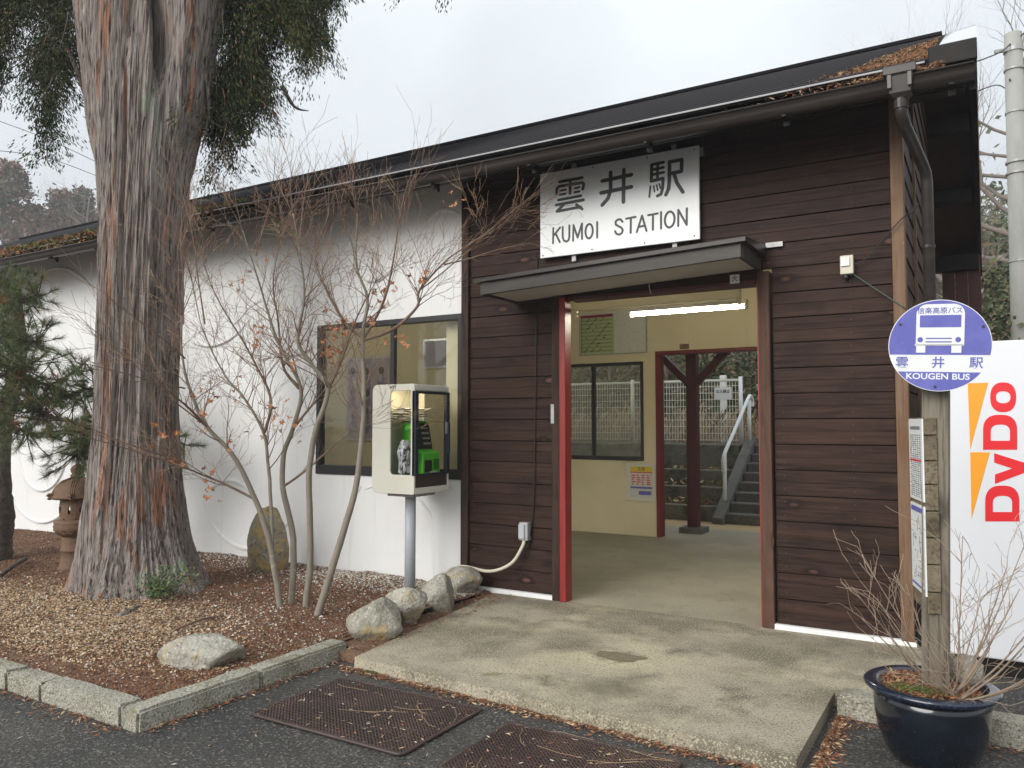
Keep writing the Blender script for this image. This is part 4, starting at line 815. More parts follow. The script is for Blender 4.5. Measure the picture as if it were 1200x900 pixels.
# ------------------------------------------------------------------ rocks
G = 'granite rocks along the slab edge'
for i, (u0, u1, v0, v1, lab) in enumerate(((412, 470, 709, 753, 'yellowish rounded rock nearest the kerb end, first of the slab edge row'), (452, 500, 693, 737, 'grey rock second from kerb in the slab edge row'),
        (494, 536, 680, 722, 'brownish blocky rock third from kerb in the slab edge row'), (524, 567, 670, 703, 'flat-topped grey rock nearest the boarded wall, last of the slab edge row'))):
    b = onZ((u0+u1)/2, v1-6, .0); d = (b-_C).dot(_F); w_ = (u1-u0)*d/FPX/2; h_ = (v1-v0)*d/FPX/2
    rock('edge_rock', lab, (b.x-.05, b.y+.06, h_*.72), (w_*1.18, w_*1.25, h_*1.25), mRock, i*7+2, G, rot=.5*i)
b = onZ(218, 782, .02); rock('white_rock', 'low pale granite rock alone on the mulch near the kerb corner', (b.x, b.y+.12, .06), (.27, .19, .12), mRock, 33, rot=.5)
b = onZ(305, 668, .05); rock('standing_stone', 'tall upright stone with yellow lichen beside the white wall', (b.x, b.y+.1, .27), (.21, .17, .38), mMossRock, 51, rot=.3, cat='stone', cuts=4)
b = onZ(96, 660, .05); rock('low_stone', 'low lichened stone half hidden behind the stoneware lantern', (-8.2, 5.1, .15), (.22, .2, .22), mMossRock, 77, cat='stone')

# ------------------------------------------------------------------ lantern
LC = Vector((-7.75, 4.55, bed_h(-7.75, 4.55)-.02)); LC.z = .0
ln = thing('garden_lantern', 'brown stoneware garden lantern with domed cap left of the big trunk', 'lantern', LC)
obj('pedestal', MB().lathe([(.20, 0), (.185, .03), (.17, .08), (.155, .16), (.15, .24), (.165, .25), (.168, .265), (.155, .28), (.15, .36), (.15, .42)], LC, 40), mTerra, ln, smooth=True)
pf = MB().lathe([(.15, .42), (.19, .44), (.23, .49), (.245, .54), (.235, .56), (.24, .575), (.24, .60), (.22, .615), (.17, .62)], LC, 48); obj('platform', pf, mTerra, ln, smooth=True)
for k in range(7):
    a = 2*pi*k/7; c_ = LC+Vector((cos(a)*.225, sin(a)*.225, .49)); tg = Vector((-sin(a), cos(a), 0)); mb = MB()
    for s_ in (-1, 1): mb.tube([c_+tg*s_*(.03+.028*cos(q))+Vector((cos(a), sin(a), 0))*.012*(1-abs(cos(q)))+Vector((0, 0, .022*sin(q))) for q in [i*pi/5 for i in range(10)]], .006, 5)
    obj('scroll', mb, mTerra, ln, smooth=True)
# light chamber with openings: hexagonal bands of wall with holes
ch = MB()
for k in range(8):
    a0 = 2*pi*k/8+.2; a1 = a0+2*pi/8; 
    def cy_(p, r_): a = a0+(a1-a0)*p[0]; bulge = .012*sin(pi*p[1]); return (LC.x+(r_+bulge)*cos(a), LC.y+(r_+bulge)*sin(a), LC.z+.62+.24*p[1])
    n_ = 24; sq = []
    for q in range(n_):
        a = 2*pi*q/n_+pi/n_; m__ = max(abs(cos(a)), abs(sin(a))); sq.append((.5+.5*cos(a)/m__, .5+.5*sin(a)/m__))
    ho = [(.5+.26*cos(2*pi*q/n_+pi/n_), .5+.18*sin(2*pi*q/n_+pi/n_)) for q in range(n_)] if k % 2 else [(.5+.1*(1 if cos(2*pi*q/n_+pi/n_) > 0 else -1), .5+.2*sin(2*pi*q/n_+pi/n_)) for q in range(n_)]
    ch.ring(sq, ho, lambda p: cy_(p, .155), lambda p: cy_(p, .175))
obj('light_chamber', ch, mTerra, ln)
obj('cap', MB().lathe([(.16, .85), (.26, .86), (.285, .872), (.295, .885), (.285, .9), (.268, .915), (.262, .95), (.24, .995), (.2, 1.04), (.13, 1.08), (.07, 1.10), (.05, 1.105)], LC, 48), mTerra, ln, smooth=True)
for k in range(6):
    a = 2*pi*k/6+.3; dr_ = Vector((cos(a), sin(a), 0)); tg = Vector((-sin(a), cos(a), 0))
    mb = MB()
    for s_ in (-.022, 0, .022): mb.tube([LC+dr_*r_+tg*s_+Vector((0, 0, z_)) for r_, z_ in ((.07, 1.105), (.165, 1.07), (.215, 1.02), (.25, .965), (.275, .92), (.3, .905))], .009, 6)
    mb.tube([LC+dr_*(.295+.025*cos(q))+Vector((0, 0, .9+.028*sin(q)))+tg*s2 for q in [i*.7 for i in range(9)] for s2 in (0,)], .016, 6); obj('cap_rib', mb, mTerra, ln, smooth=True)
obj('finial', MB().lathe([(.05, 1.10), (.075, 1.115), (.08, 1.14), (.06, 1.155), (.075, 1.175), (.08, 1.21), (.06, 1.245), (.03, 1.265), (.012, 1.28)], LC, 28), mTerra, ln, smooth=True)
for o in ln.children: o.scale = (.83, .83, .83)

# ------------------------------------------------------------------ mats on the asphalt
def mat_(cs, label, nx, ny):
    z = GZ+.012; P4 = [onZ(u, v, z) for u, v in cs]; t = thing('floor_mat', label, 'mat', (sum(p.x for p in P4)/4, sum(p.y for p in P4)/4, GZ), 'brown woven mats on the asphalt')
    x0 = (P4[0].x+P4[3].x)/2*.0+min(p.x for p in P4); x1 = max(p.x for p in P4); y0 = min(p.y for p in P4); y1 = max(p.y for p in P4); r = .03
    pts = [Vector((x, y, z)) for x, y in rrect(x0, x1, y0, y1, r, 4)]; obj('frame', MB().tube(pts+[pts[0]], .0085, 8, cap=False), mMat, t, smooth=True)
    mb = MB(); st = .022
    W, H = x1-x0, y1-y0
    for s_ in (1, -1):
        k = -H if s_ > 0 else 0
        while k < (W if s_ > 0 else W+H):
            # line x = k + s*y
            t0, t1 = (max(0, -k), min(H, W-k)) if s_ > 0 else (max(0, k-W), min(H, k))
            if t1-t0 > .02: mb.bar((x0+k+s_*t0, y0+t0, z-.002*s_), (x0+k+s_*t1, y0+t1, z-.002*s_), .0075, .007)
            k += st
    for i in range(int(H/.03)): mb.bar((x0, y0+.015+i*.03, z+.003), (x1, y0+.015+i*.03, z+.003), .006, .004)
    m = obj('lattice', mb, mMat, t); struct(m, 'stuff')
    obj('underlay', MB().add([(x0+.01, y0+.01, GZ+.004), (x1-.01, y0+.01, GZ+.004), (x1-.01, y1-.01, GZ+.004), (x0+.01, y1-.01, GZ+.004)], [(0, 1, 2, 3)]), mBlackW, t, normals=False)
    pts = []
    return x0, x1, y0, y1
B1 = mat_([(308, 836), (398, 796), (551, 828), (470, 885)], 'brown lattice mat lying nearest the kerb corner, fully in view', 30, 20)
B2 = mat_([(596, 848), (522, 902), (800, 893), (790, 893)], 'brown lattice mat cut off by the bottom picture edge', 30, 20)

# ------------------------------------------------------------------ the big cedar
mBark = material('cedar_bark', (.23, .19, .165), .95, [('noise', (9, 9, .9), (.31, .27, .245), .42, .6, 6), ('noise', (8, 8, .55), (.33, .16, .095), .56, .63, 5), ('noise', (52, 52, 3.4), (.06, .042, .036), .52, .62, 6),
    ('noise', (34, 34, 2.6), (.42, .37, .33), .585, .68, 5), ('noise', (3, 3, 1.4), (.27, .3, .23), .63, .7, 8)], bump=((42, 42, 3.2), 1.0, .06))
TC = Vector((-6.31, 4.20, 0))
def wx_(z): # radius, separation of the two stems, lean
    r = .308+.012*max(0, min(z, 5)-1.5)+.20*exp(-max(z, 0)/.42)+.10*exp(-((z-.6)/.6)**2)*.4
    sp = float(np.interp(z, [3.15, 3.63, 4.0, 4.36, 5.1, 7.2], [0, .045, .12, .19, .275, .62]))
    return r, sp
def trunk_r(a, z):
    r, sp = wx_(z); r0 = r; a_ = a-radians(30)  # split axis along picture width
    best = 0
    for c_ in (-sp, sp*.98):
        cx, cy = c_, 0; dx, dy = cos(a_), sin(a_); b_ = cx*dx+cy*dy; q = b_*b_-(cx*cx+cy*cy-r0*r0)
        if q > 0: best = max(best, b_+sqrt(q))
    A_e, B_e = sp+r0, r0*(1+.06*sp); rl_ = A_e*B_e/sqrt((B_e*cos(a_))**2+(A_e*sin(a_))**2); w_ = min(1, max(0, (z-4.25)/.6)); w_ = w_*w_*(3-2*w_)
    best = rl_*(1-w_)+best*w_ - .035*max(0, 1-abs(cos(a_))*5)*min(1, max(0, (z-2.6)/1.5))*(1-w_)
    fl = exp(-max(z, 0)/.35); best += fl*(.17*cos(a-radians(30))+.10*max(0, sin(a*5+.6))**1.5+.07*max(0, sin(a*3+2)))
    gro = 0; cv = min(1, max(0, (z-4.1)/.5)); da_ = ((a-radians(-19)+.05*sin(z*5)+pi) % (2*pi)-pi)/(.11+.13*max(0, z-4.3)); best -= .34*cv*cv*exp(-da_*da_)
    for f_, am in ((7, .022), (17, .013), (38, .008)):
        gro += am*mn.noise(Vector((cos(a)*f_*.5, sin(a)*f_*.5, z*(.35 if f_ < 20 else .8)+f_)))
    gro += -.035*max(0, 1-abs(((a-radians(-62)+.03*sin(z*1.7)+pi) % (2*pi)-pi))/.09)*(1 if z > .1 else .4)   # main vertical groove
    tw_ = a+.10*sin(z*.9+2*mn.noise(Vector((cos(a)*2, sin(a)*2, z*.7)))); cx2, cy2 = cos(tw_), sin(tw_)
    gro += .030*(.35-abs(mn.noise(Vector((cx2*11, cy2*11, z*1.0+4)))))+.018*(.35-abs(mn.noise(Vector((cx2*24, cy2*24, z*2.2+9)))))+.006*mn.noise(Vector((cx2*45, cy2*45, z*5)))
    if z > 3.2: gro += .03*mn.noise(Vector((cx2*3, cy2*3, z*1.8)))*min(1, (z-3.2))
    return best+gro
NA, NZ = 540, 230; H = 7.2; vs = []; fs = []
for j in range(NZ+1):
    z = -.15+(H+.15)*j/NZ
    for i in range(NA):
        a = 2*pi*i/NA; r = trunk_r(a, z); lean = Vector((.0+.008*z, .0, 0)); vs.append((TC.x+lean.x+r*cos(a), TC.y+r*sin(a), z))
for j in range(NZ):
    for i in range(NA): a, b = j*NA+i, j*NA+(i+1) % NA; fs.append((a, b, b+NA, a+NA))
ced = thing('cedar_tree', 'huge old cedar with furrowed grey and reddish bark in the planting bed', 'tree', TC)
obj('trunk', MB().add(vs, fs), mBark, ced, smooth=True, normals=False)
for k, (dx, dy) in enumerate(((-.55, -.33), (.56, .33))):
    obj('stem', MB().tube([(TC.x+dx*.85, TC.y+dy*.85, 6.2), (TC.x+dx*1.2, TC.y+dy*1.2, 8.5), (TC.x+dx*1.5, TC.y+dy*1.5, 13)], [.33, .28, .08], 24), mBark, ced, smooth=True)
root = MB().tube(smooth_path([onZ(133, 724, .05), onZ(145, 720, .07), onZ(158, 714, .07), onZ(168, 708, .03)]), [.012]*3+[.02]*13+[.012]*3, 8); obj('root', root, mBark, ced, smooth=True)
# crown: drooping sprays of scale leaves
mLeafA = material('cedar_leaf_dark', (.036, .05, .018), .85, [('noise', 6, (.024, .034, .012), .4, .7)], spec=.2); mLeafB = material('cedar_leaf_olive', (.085, .095, .03), .85, spec=.2); mLeafC = material('cedar_leaf_brown', (.14, .085, .045), .85)
def spray_template(L=.34, n=96):
    q = []
    for k in range(n):
        f = rng.random()**.8; side = rng.normal()*.33*(1-f*.6)*L*.9; ln_ = rng.uniform(.02, .048); wd = rng.uniform(.003, .0075)
        p = np.array([side, rng.normal()*.03, -f*L+abs(side)*.25]); d = np.array([side*2+rng.normal()*.3, rng.normal()*.35, -1.]); d /= np.linalg.norm(d); s_ = np.cross(d, rng.normal(size=3)); s_ /= np.linalg.norm(s_)
        q.append([p, p+d*ln_*.5+s_*wd, p+d*ln_, p+d*ln_*.5-s_*wd])
    return np.array(q)
TM = [spray_template() for _ in range(8)]
def sprays(pts, scale=(.7, 1.3), lean=.35):
    out_ = []
    for p in pts:
        T = TM[rng.integers(8)]; a = rng.uniform(0, 2*pi); s_ = rng.uniform(*scale); R_ = np.array([[cos(a), -sin(a), 0], [sin(a), cos(a), 0], [0, 0, 1]])
        t1, t2 = rng.normal()*lean, rng.normal()*lean; Sh = np.array([[1, 0, t1], [0, 1, t2], [0, 0, 1]]); out_.append((T*s_) @ R_.T @ Sh.T + np.array(p))
    return np.concatenate(out_)
def region_pts(poly_fn, n, u, v, d):
    out_ = []
    while len(out_) < n:
        uu, vv = rng.uniform(*u), rng.uniform(*v)
        if poly_fn(uu, vv): out_.append(at(uu, vv, rng.uniform(*d)))
    return out_
def env(pts): # lower envelope from list of (u, v)
    us, vs_ = zip(*pts); return lambda u: np.interp(u, us, vs_)
# right mass hangs to these heights (a little above the tips); left mass likewise
eR = env([(215, 150), (228, 232), (240, 210), (250, 215), (262, 195), (275, 165), (290, 150), (300, 180), (312, 150), (325, 165), (335, 120), (350, 128), (358, 95), (368, 60), (380, 75), (390, 10), (400, -30)])
eL = env([(-80, 60), (-20, 95), (0, 105), (15, 95), (28, 90), (38, 115), (50, 150), (55, 195), (62, 185), (68, 120), (75, 95), (90, 85), (100, 90), (110, 110)])
def clump(u, v, s=.012): return mn.noise(Vector((u*s*1.6, v*s, 3))) + .4*mn.noise(Vector((u*.04, v*.03, 9)))
R1 = region_pts(lambda u, v: v < eR(u)-25 and (clump(u, v) > -.1 or v < -10), 1250, (214, 400), (-90, 240), (6.9, 9.2))
R2 = region_pts(lambda u, v: v < eL(u)-25 and (clump(u+500, v) > -.08 or v < -10), 820, (-60, 100), (-90, 220), (6.9, 9.2))
R3 = [TC+Vector((rng.normal()*1.6-.5, rng.normal()*1.6, rng.uniform(8.6, 13))) for _ in range(1300)]
V = sprays(R1+R2)
cl_ = V.mean(1); nn = np.array([mn.noise(Vector((p[0]*1.6, p[1]*1.6, p[2]*1.6))) for p in cl_[::1]]) if len(cl_) < 300000 else rng.normal(size=len(cl_))*.3
mi = np.where(nn+rng.normal(size=len(cl_))*.18 > .28, 1, 0); mi[rng.random(len(cl_)) < .07] = 2
lc = quads('crown', V, [mLeafA, mLeafB, mLeafC], ced, mi); lc['kind'] = 'stuff'
V = sprays(R3, (1.6, 2.6)); o = quads('upper_crown', V, [mLeafA], ced); o['kind'] = 'stuff'
limb = MB()
for pts_ in ([(215, -40), (260, 20), (300, 45), (345, 60)], [(215, 20), (250, 75), (290, 95), (330, 105)], [(225, 110), (245, 140), (262, 150)], [(110, 40), (75, 30), (40, 60), (5, 70)], [(112, -10), (60, -40), (10, -20)], [(100, 110), (80, 60), (60, 50), (54, 130), (56, 190)], [(230, 40), (245, 120), (235, 180)],
             [(215, -90), (300, -60), (380, -20)], [(330, 100), (345, 125), (362, 130)]):
    d0 = rng.uniform(6.8, 7.4); P_ = [at(u, v, d0+i*.1) for i, (u, v) in enumerate(pts_)]; sp_ = smooth_path(P_, 5); limb.tube(sp_, [.024-.021*i/(len(sp_)-1) for i in range(len(sp_))], 6)
for _ in range(420):
    p = (R1+R2)[rng.integers(len(R1)+len(R2))]; q = p+Vector((rng.normal()*.12, rng.normal()*.12, -rng.uniform(.1, .35))); limb.tube([p+Vector((rng.normal()*.1, 0, .08)), p, q], [.005, .004, .0015], 3, cap=False)
o = obj('limbs', limb, mBark, ced, smooth=True); o['kind'] = 'stuff'

# ------------------------------------------------------------------ bare branches generator
def grow(mb_t, p, d, L, r, depth, up=.15, spread=.5, wob=.12, tips=None, nseg=5, kids=(2, 4), shrink=.62, ns=None):
    pts = [p.copy()]; rs = [r]; dd = d.normalized(); childs = []
    for i in range(nseg):
        dd = (dd+Vector((rng.normal()*wob, rng.normal()*wob, rng.normal()*wob+up*.25))).normalized(); p = p+dd*L/nseg; pts.append(p.copy()); rs.append(max(r*(1-.75*(i+1)/nseg), .0011)); childs.append((p.copy(), dd.copy(), rs[-1], (i+1)/nseg))
    mb_t[min(depth, len(mb_t)-1)].tube(pts, rs, (ns or (3 if r < .006 else 5 if r < .015 else 8)), cap=False)
    if depth == 0:
        if tips is not None: tips.append(pts[-1])
        return
    k = rng.integers(kids[0], kids[1]+1)
    for j in range(k):
        cpt, cdd, cr, f = childs[min(nseg-1, int(nseg*(.2+.8*(j+rng.random())/k)))]
        ax = Vector(rng.normal(size=3)); ax = (ax-cdd*ax.dot(cdd)).normalized(); a = spread*rng.uniform(.7, 1.4)
        nd = (cdd*cos(a)+ax*sin(a)+Vector((0, 0, up))).normalized()
        grow(mb_t, cpt, nd, L*shrink*rng.uniform(.7, 1.2), max(cr*.75, .0014), depth-1, up, spread, wob, tips, nseg, kids, shrink, ns)
mStem = material('grey_maple_bark', (.24, .21, .165), .85, [('noise', (30, 30, 8), (.2, .17, .13), .45, .65), ('noise', (12, 12, 40), (.36, .33, .27), .6, .72)], bump=((40, 40, 12), .4, .004))
mTwigM = material('dark_maple_twig', (.16, .10, .07), .8, [('noise', 14, (.22, .17, .12), .45, .65)])
mTwigF = material('reddish_maple_twig', (.23, .13, .085), .75, [('noise', 5, (.36, .25, .14), .48, .62), ('noise', 9, (.14, .075, .06), .5, .7)])
mMapleLeaf = material('dry_orange_leaf', (.45, .19, .08), .8, [('noise', 20, (.3, .11, .05), .45, .7)])
mp_ = thing('bare_maple', 'multi-stemmed leafless maple with fine reddish twigs before the white wall', 'tree', onZ(348, 708, .04))
STEMS = [
 ([(328, 708, 5.95), (317, 642, 5.95), (299, 585, 5.95), (271, 532, 5.9), (242, 500, 5.85), (224, 462, 5.8), (214, 420, 5.75), (212, 370, 5.7)], .033, .012),
 ([(342, 702, 6.05), (341, 631, 6.1), (331, 571, 6.15), (333, 530, 6.2), (345, 500, 6.2), (350, 455, 6.2), (328, 405, 6.2), (315, 370, 6.2), (300, 320, 6.15), (283, 270, 6.1)], .034, .009),
 ([(358, 709, 5.95), (363, 656, 5.95), (361, 556, 5.9), (372, 503, 5.85), (384, 457, 5.8), (363, 425, 5.75), (349, 400, 5.7), (356, 350, 5.65), (352, 300, 5.6), (345, 250, 5.55)], .034, .010),
 ([(372, 722, 5.75), (395, 649, 5.75), (413, 585, 5.75), (421, 540, 5.75), (427, 470, 5.75), (427, 395, 5.8), (430, 350, 5.85), (420, 310, 5.9), (418, 250, 5.9)], .037, .010),
 ([(318, 655, 5.95), (320, 600, 5.98), (312, 540, 6.0), (308, 505, 6.0), (285, 465, 6.0), (262, 440, 6.05), (240, 390, 6.05), (225, 330, 6.1)], .018, .008),
 ([(299, 585, 5.95), (260, 566, 5.9), (228, 552, 5.8), (205, 540, 5.6)], .013, .006),
 ([(310, 507, 6.0), (318, 470, 6.05), (300, 430, 6.1), (285, 400, 6.1), (255, 350, 6.1), (235, 300, 6.1)], .014, .007),
 ([(427, 398, 5.8), (462, 386, 5.8), (488, 360, 5.8), (492, 340, 5.8), (520, 310, 5.8), (545, 290, 5.75), (580, 270, 5.7)], .016, .006),
 ([(427, 396, 5.8), (405, 380, 5.85), (385, 340, 5.85), (370, 300, 5.9), (385, 250, 5.9)], .015, .007),
 ([(427, 396, 5.8), (450, 350, 5.8), (462, 300, 5.75), (470, 250, 5.7)], .014, .007),
 ([(384, 457, 5.8), (400, 425, 5.8), (420, 370, 5.7), (440, 330, 5.6)], .014, .006),
 ([(331, 571, 6.15), (360, 550, 6.1), (395, 520, 6.0), (425, 500, 5.9)], .012, .005),
 ([(242, 500, 5.85), (222, 478, 5.6), (200, 460, 5.4), (170, 430, 5.2)], .012, .005),
 ([(345, 500, 6.2), (372, 468, 6.2), (395, 440, 6.2)], .014, .006),
 ([(350, 455, 6.2), (332, 430, 6.3), (330, 380, 6.3), (320, 330, 6.3), (330, 280, 6.3)], .014, .006)]
tw = [MB(), MB(), MB()]; tips = []
for si, (pts_, r0, r1) in enumerate(STEMS):
    P_ = [at(u+(rng.normal()*1 if 0 < i else 0), v, d) for i, (u, v, d) in enumerate(pts_)]
    if pts_[0][1] > 690: P_.insert(0, P_[0]-Vector((0, 0, .12)))
    sp_ = smooth_path(P_, 5); n_ = len(sp_); r1 = r1*.55; rr = [max(r1, r0*(1-i/(n_-1))**.75*.78+r1*.3) for i in range(n_)]; sp_ = [p+Vector((mn.noise(p*7), mn.noise(p*7+Vector((9, 0, 0))), 0))*.005 for p in sp_]
    obj('stem' if si < 5 else 'branch', MB().tube(sp_, rr, 10), mStem if si < 5 else mTwigM, mp_, smooth=True)
    start = int(n_*(.5 if si < 4 else .25))
    for i in range(start, n_):
        for _k in range(int(rng.integers(0, 3))):
            tdir = (sp_[min(i+1, n_-1)]-sp_[i-1]).normalized(); ax = Vector(rng.normal(size=3)); ax.z = abs(ax.z)*.3; nd = (tdir*.7+ax*.55+Vector((0, 0, .25))).normalized()
            grow(tw, sp_[i], nd, rng.uniform(.22, .5), min(.006, rr[i]*.45), 2, up=.04, spread=.52, wob=.11, tips=tips, nseg=5, kids=(2, 4), shrink=.6)
    for _ in range(3): grow(tw, sp_[-1], (sp_[-1]-sp_[-4]).normalized()+Vector(rng.normal(size=3))*.25, rng.uniform(.28, .5), min(.005, r1*.7), 2, up=.08, spread=.4, wob=.07, tips=tips, nseg=5, kids=(2, 3), shrink=.62)
# long low shoots that cross in front of the cedar
for (a, b_) in (((242, 500, 5.8), (95, 365, 5.2)), ((217, 455, 5.7), (80, 430, 5.1)), ((205, 540, 5.6), (70, 470, 5.2)), ((228, 552, 5.6), (60, 500, 5.1)), ((217, 420, 5.7), (130, 330, 5.2)), ((215, 380, 5.7), (205, 200, 5.6)),
                ((240, 380, 5.9), (215, 215, 5.7)), ((545, 290, 5.75), (635, 235, 5.6)), ((520, 310, 5.8), (622, 290, 5.6)), ((492, 340, 5.8), (600, 255, 5.7)), ((350, 300, 5.7), (350, 180, 5.7)), ((418, 250, 5.9), (405, 180, 5.8)), ((300, 300, 6.1), (335, 195, 6.0))):
    A_, B_ = at(*a), at(*b_); grow(tw, A_, B_-A_, (B_-A_).length, .0065, 2, up=.03, spread=.3, wob=.05, tips=tips, nseg=8, kids=(3, 5), shrink=.33)
for nm, mb_, mt in (('twigs', tw[2], mTwigM), ('fine_twigs', tw[1], mTwigF), ('finest_twigs', tw[0], mTwigF)): o = obj(nm, mb_, mt, mp_, normals=False); o['kind'] = 'stuff'
def leaf_star(c, s_):
    c = np.array(c); n_ = rng.normal(size=3); n_ /= np.linalg.norm(n_); out_ = []
    for k in range(5):
        a = 2*pi*k/5*.8; t1 = np.cross(n_, [0, 0, 1.]); t1 /= np.linalg.norm(t1); t2 = np.cross(n_, t1); d = t1*cos(a)+t2*sin(a)+n_*rng.uniform(-.5, .5); s2 = np.cross(n_, d)*.28; out_.append([c, c+d*s_*.5+s2*s_, c+d*s_, c+d*s_*.5-s2*s_])
    return out_
lv = []
cents = [(240, 458, 5.8, 5), (283, 455, 6.0, 3), (300, 385, 6.0, 4), (350, 500, 6.0, 3), (330, 497, 6.0, 5), (243, 490, 5.8, 3), (345, 420, 6, 2), (395, 385, 5.8, 14), (390, 410, 5.8, 9), (207, 545, 5.6, 3), (242, 578, 5.9, 4), (189, 503, 5.4, 4), (200, 503, 5.4, 2), (450, 342, 5.8, 4), (493, 323, 5.7, 4), (460, 395, 5.8, 3),
         (470, 400, 5.7, 2), (285, 330, 6.0, 2), (315, 305, 6, 1), (270, 330, 6, 1), (430, 380, 5.7, 2), (320, 480, 6, 4), (250, 560, 5.8, 2), (273, 520, 5.9, 3), (440, 345, 5.8, 3), (520, 240, 5.8, 3)]
lf = MB(); 
for u, v, d, n_ in cents:
    for _ in range(n_*2): lv += leaf_star(at(u+rng.normal()*8, v+rng.normal()*8, d+rng.normal()*.08), rng.uniform(.018, .032))
o = quads('dry_leaf', np.array(lv), mMapleLeaf, mp_); o['kind'] = 'stuff'

# shrub in the pot
mTwP = material('grey_shrub_twig', (.33, .25, .18), .8, [('noise', 12, (.22, .16, .12), .45, .65)])
sh = thing('bare_potted_shrub', 'leafless many-twigged shrub growing in the blue pot', 'shrub', (PC.x+.05, PC.y-.02, .25)); tw = [MB(), MB(), MB()]
sb = Vector((PC.x+.09, PC.y-.13, .25))
for (u, v, d, r) in ((1000, 690, 3.3, .008), (1030, 705, 3.4, .008), (1062, 685, 3.45, .008), (1120, 700, 3.5, .006), (1128, 628, 3.45, .0065), (1150, 700, 3.4, .008), (1195, 690, 3.3, .012), (1215, 740, 3.2, .011), (1215, 790, 3.2, .010), (1180, 665, 3.5, .008), (1040, 740, 3.2, .006), (1200, 640, 3.5, .008), (1015, 660, 3.5, .007), (1160, 760, 3.15, .009), (1010, 725, 3.2, .006), (1230, 710, 3.2, .009), (1240, 770, 3.1, .008)):
    tg = at(u, v, d); b_ = sb+Vector((rng.normal()*.025, rng.normal()*.02, 0)); mid = b_.lerp(tg, .5)+Vector((0, 0, -.03)) ; sp_ = smooth_path([b_, mid, tg], 8)
    r *= .62; obj('branch', MB().tube(sp_, [r+(.0016-r)*i/(len(sp_)-1) for i in range(len(sp_))], 7), mTwP, sh, smooth=True)
    for i in range(2, len(sp_)):
        if rng.random() < .42: ax = Vector(rng.normal(size=3)); grow(tw, sp_[i], (sp_[i]-sp_[i-1]).normalized()+ax*.4+Vector((0, 0, .2)), rng.uniform(.10, .26), .0021, 1, up=.08, spread=.6, wob=.14, nseg=4, kids=(2, 3), shrink=.55, ns=3)
mbm = MB()
for m__ in tw: mbm.add(m__.v, m__.f)
o = obj('twigs', mbm, mTwP, sh, normals=False); o['kind'] = 'stuff'

# small evergreen seedling at the foot of the cedar
sd_ = thing('nandina_seedling', 'small green leafy seedling growing against the foot of big trunk', 'plant', onZ(205, 700, .08)); pts = []
stm = MB()
for k in range(16):
    b_ = onZ(195, 702, .05)+Vector((rng.normal()*.08, rng.normal()*.03-.05, 0)); tip = b_+Vector((rng.normal()*.16+.08, -.05+rng.normal()*.06, rng.uniform(.08, .3))); stm.tube([b_, b_.lerp(tip, .5)+Vector((0, 0, .02)), tip], [.004, .003, .002], 5)
    for j in range(60): f = rng.uniform(.4, 1.1); pts.append(b_.lerp(tip, f)+Vector(rng.normal(size=3))*.035)
obj('stem', stm, mTwigM, sd_); V = scatter_quads(pts, (.009, .02), .6, (.35, .5)); o = quads('leaves', V, [material('seedling_leaf', (.07, .12, .04), .6), material('seedling_leaf_light', (.15, .2, .07), .6)], sd_, rng.choice(2, len(V), p=[.7, .3])); o['kind'] = 'stuff'

# ------------------------------------------------------------------ pine at left
mPine = material('pine_needle_green', (.085, .125, .045), .6, [('noise', 4, (.13, .17, .06), .4, .7)]); mPineB = material('pine_needle_brown', (.3, .16, .07), .8); mPineK = material('pine_bark', (.06, .048, .04), .95, [('noise', 12, (.11, .085, .065), .45, .7)], bump=(18, 1, .03))
pn = thing('pine_tree', 'dark-barked pine with long green needles at the left edge', 'tree', (-8.75, 4.45, 0))
tp_ = [(-8.98, 4.42, -.1), (-9.05, 4.45, .2), (-9.07, 4.5, .45), (-9.12, 4.5, .8), (-9.3, 4.6, 1.4), (-9.2, 4.7, 2.2), (-9.4, 4.7, 3.2)]
sp_ = smooth_path(tp_, 8); obj('trunk', MB().tube(sp_, [.17*(1-.65*i/(len(sp_)-1))*(1+.15*mn.noise(Vector((i*.7, 0, 0)))) for i in range(len(sp_))], 14), mPineK, pn, smooth=True)
br_ = MB(); tufts = []
BR = [[(-30, 400, 8.3), (10, 405, 8.2), (40, 470, 8.0), (75, 465, 7.9), (110, 455, 7.8), (150, 470, 7.8)], [(-20, 350, 8.2), (15, 350, 8.0), (45, 345, 7.8)], [(-20, 465, 8.1), (30, 475, 7.9), (65, 490, 7.8), (100, 500, 7.7), (96, 522, 7.6)], [(-20, 440, 8), (20, 440, 7.9), (60, 450, 7.7), (100, 425, 7.6)],
      [(-20, 485, 8.1), (15, 500, 7.9), (35, 508, 7.8)], [(-20, 380, 8.2), (20, 395, 8.0), (42, 400, 7.9)], [(110, 500, 7.8), (170, 510, 7.9), (216, 520, 7.9)], [(-20, 320, 8.2), (8, 325, 8.1)], [(100, 500, 7.7), (94, 520, 7.5), (90, 532, 7.5)], [(-25, 420, 7.7), (10, 430, 7.6), (35, 425, 7.5)]]
for b__ in BR:
    P_ = smooth_path([at(*q) for q in b__], 6); br_.tube(P_, [.028*(1-.7*i/(len(P_)-1)) for i in range(len(P_))], 6)
    for i in range(len(P_)):
        for _ in range(5 if i > 2 else 3):
            c_ = P_[i]+Vector((rng.normal()*.12, rng.normal()*.14, rng.normal()*.12-.03)); br_.tube([P_[i], P_[i].lerp(c_, .5)+Vector((0, 0, -.02)), c_], [.006, .005, .004], 4, cap=False); tufts.append((c_, (c_-P_[i]).normalized()))
for _ in range(60):
    q = at(rng.uniform(-10, 42), rng.uniform(315, 420), rng.uniform(7.5, 8.2)); tufts.append((q, Vector((.6, -.2, .3))))
nd_ = []
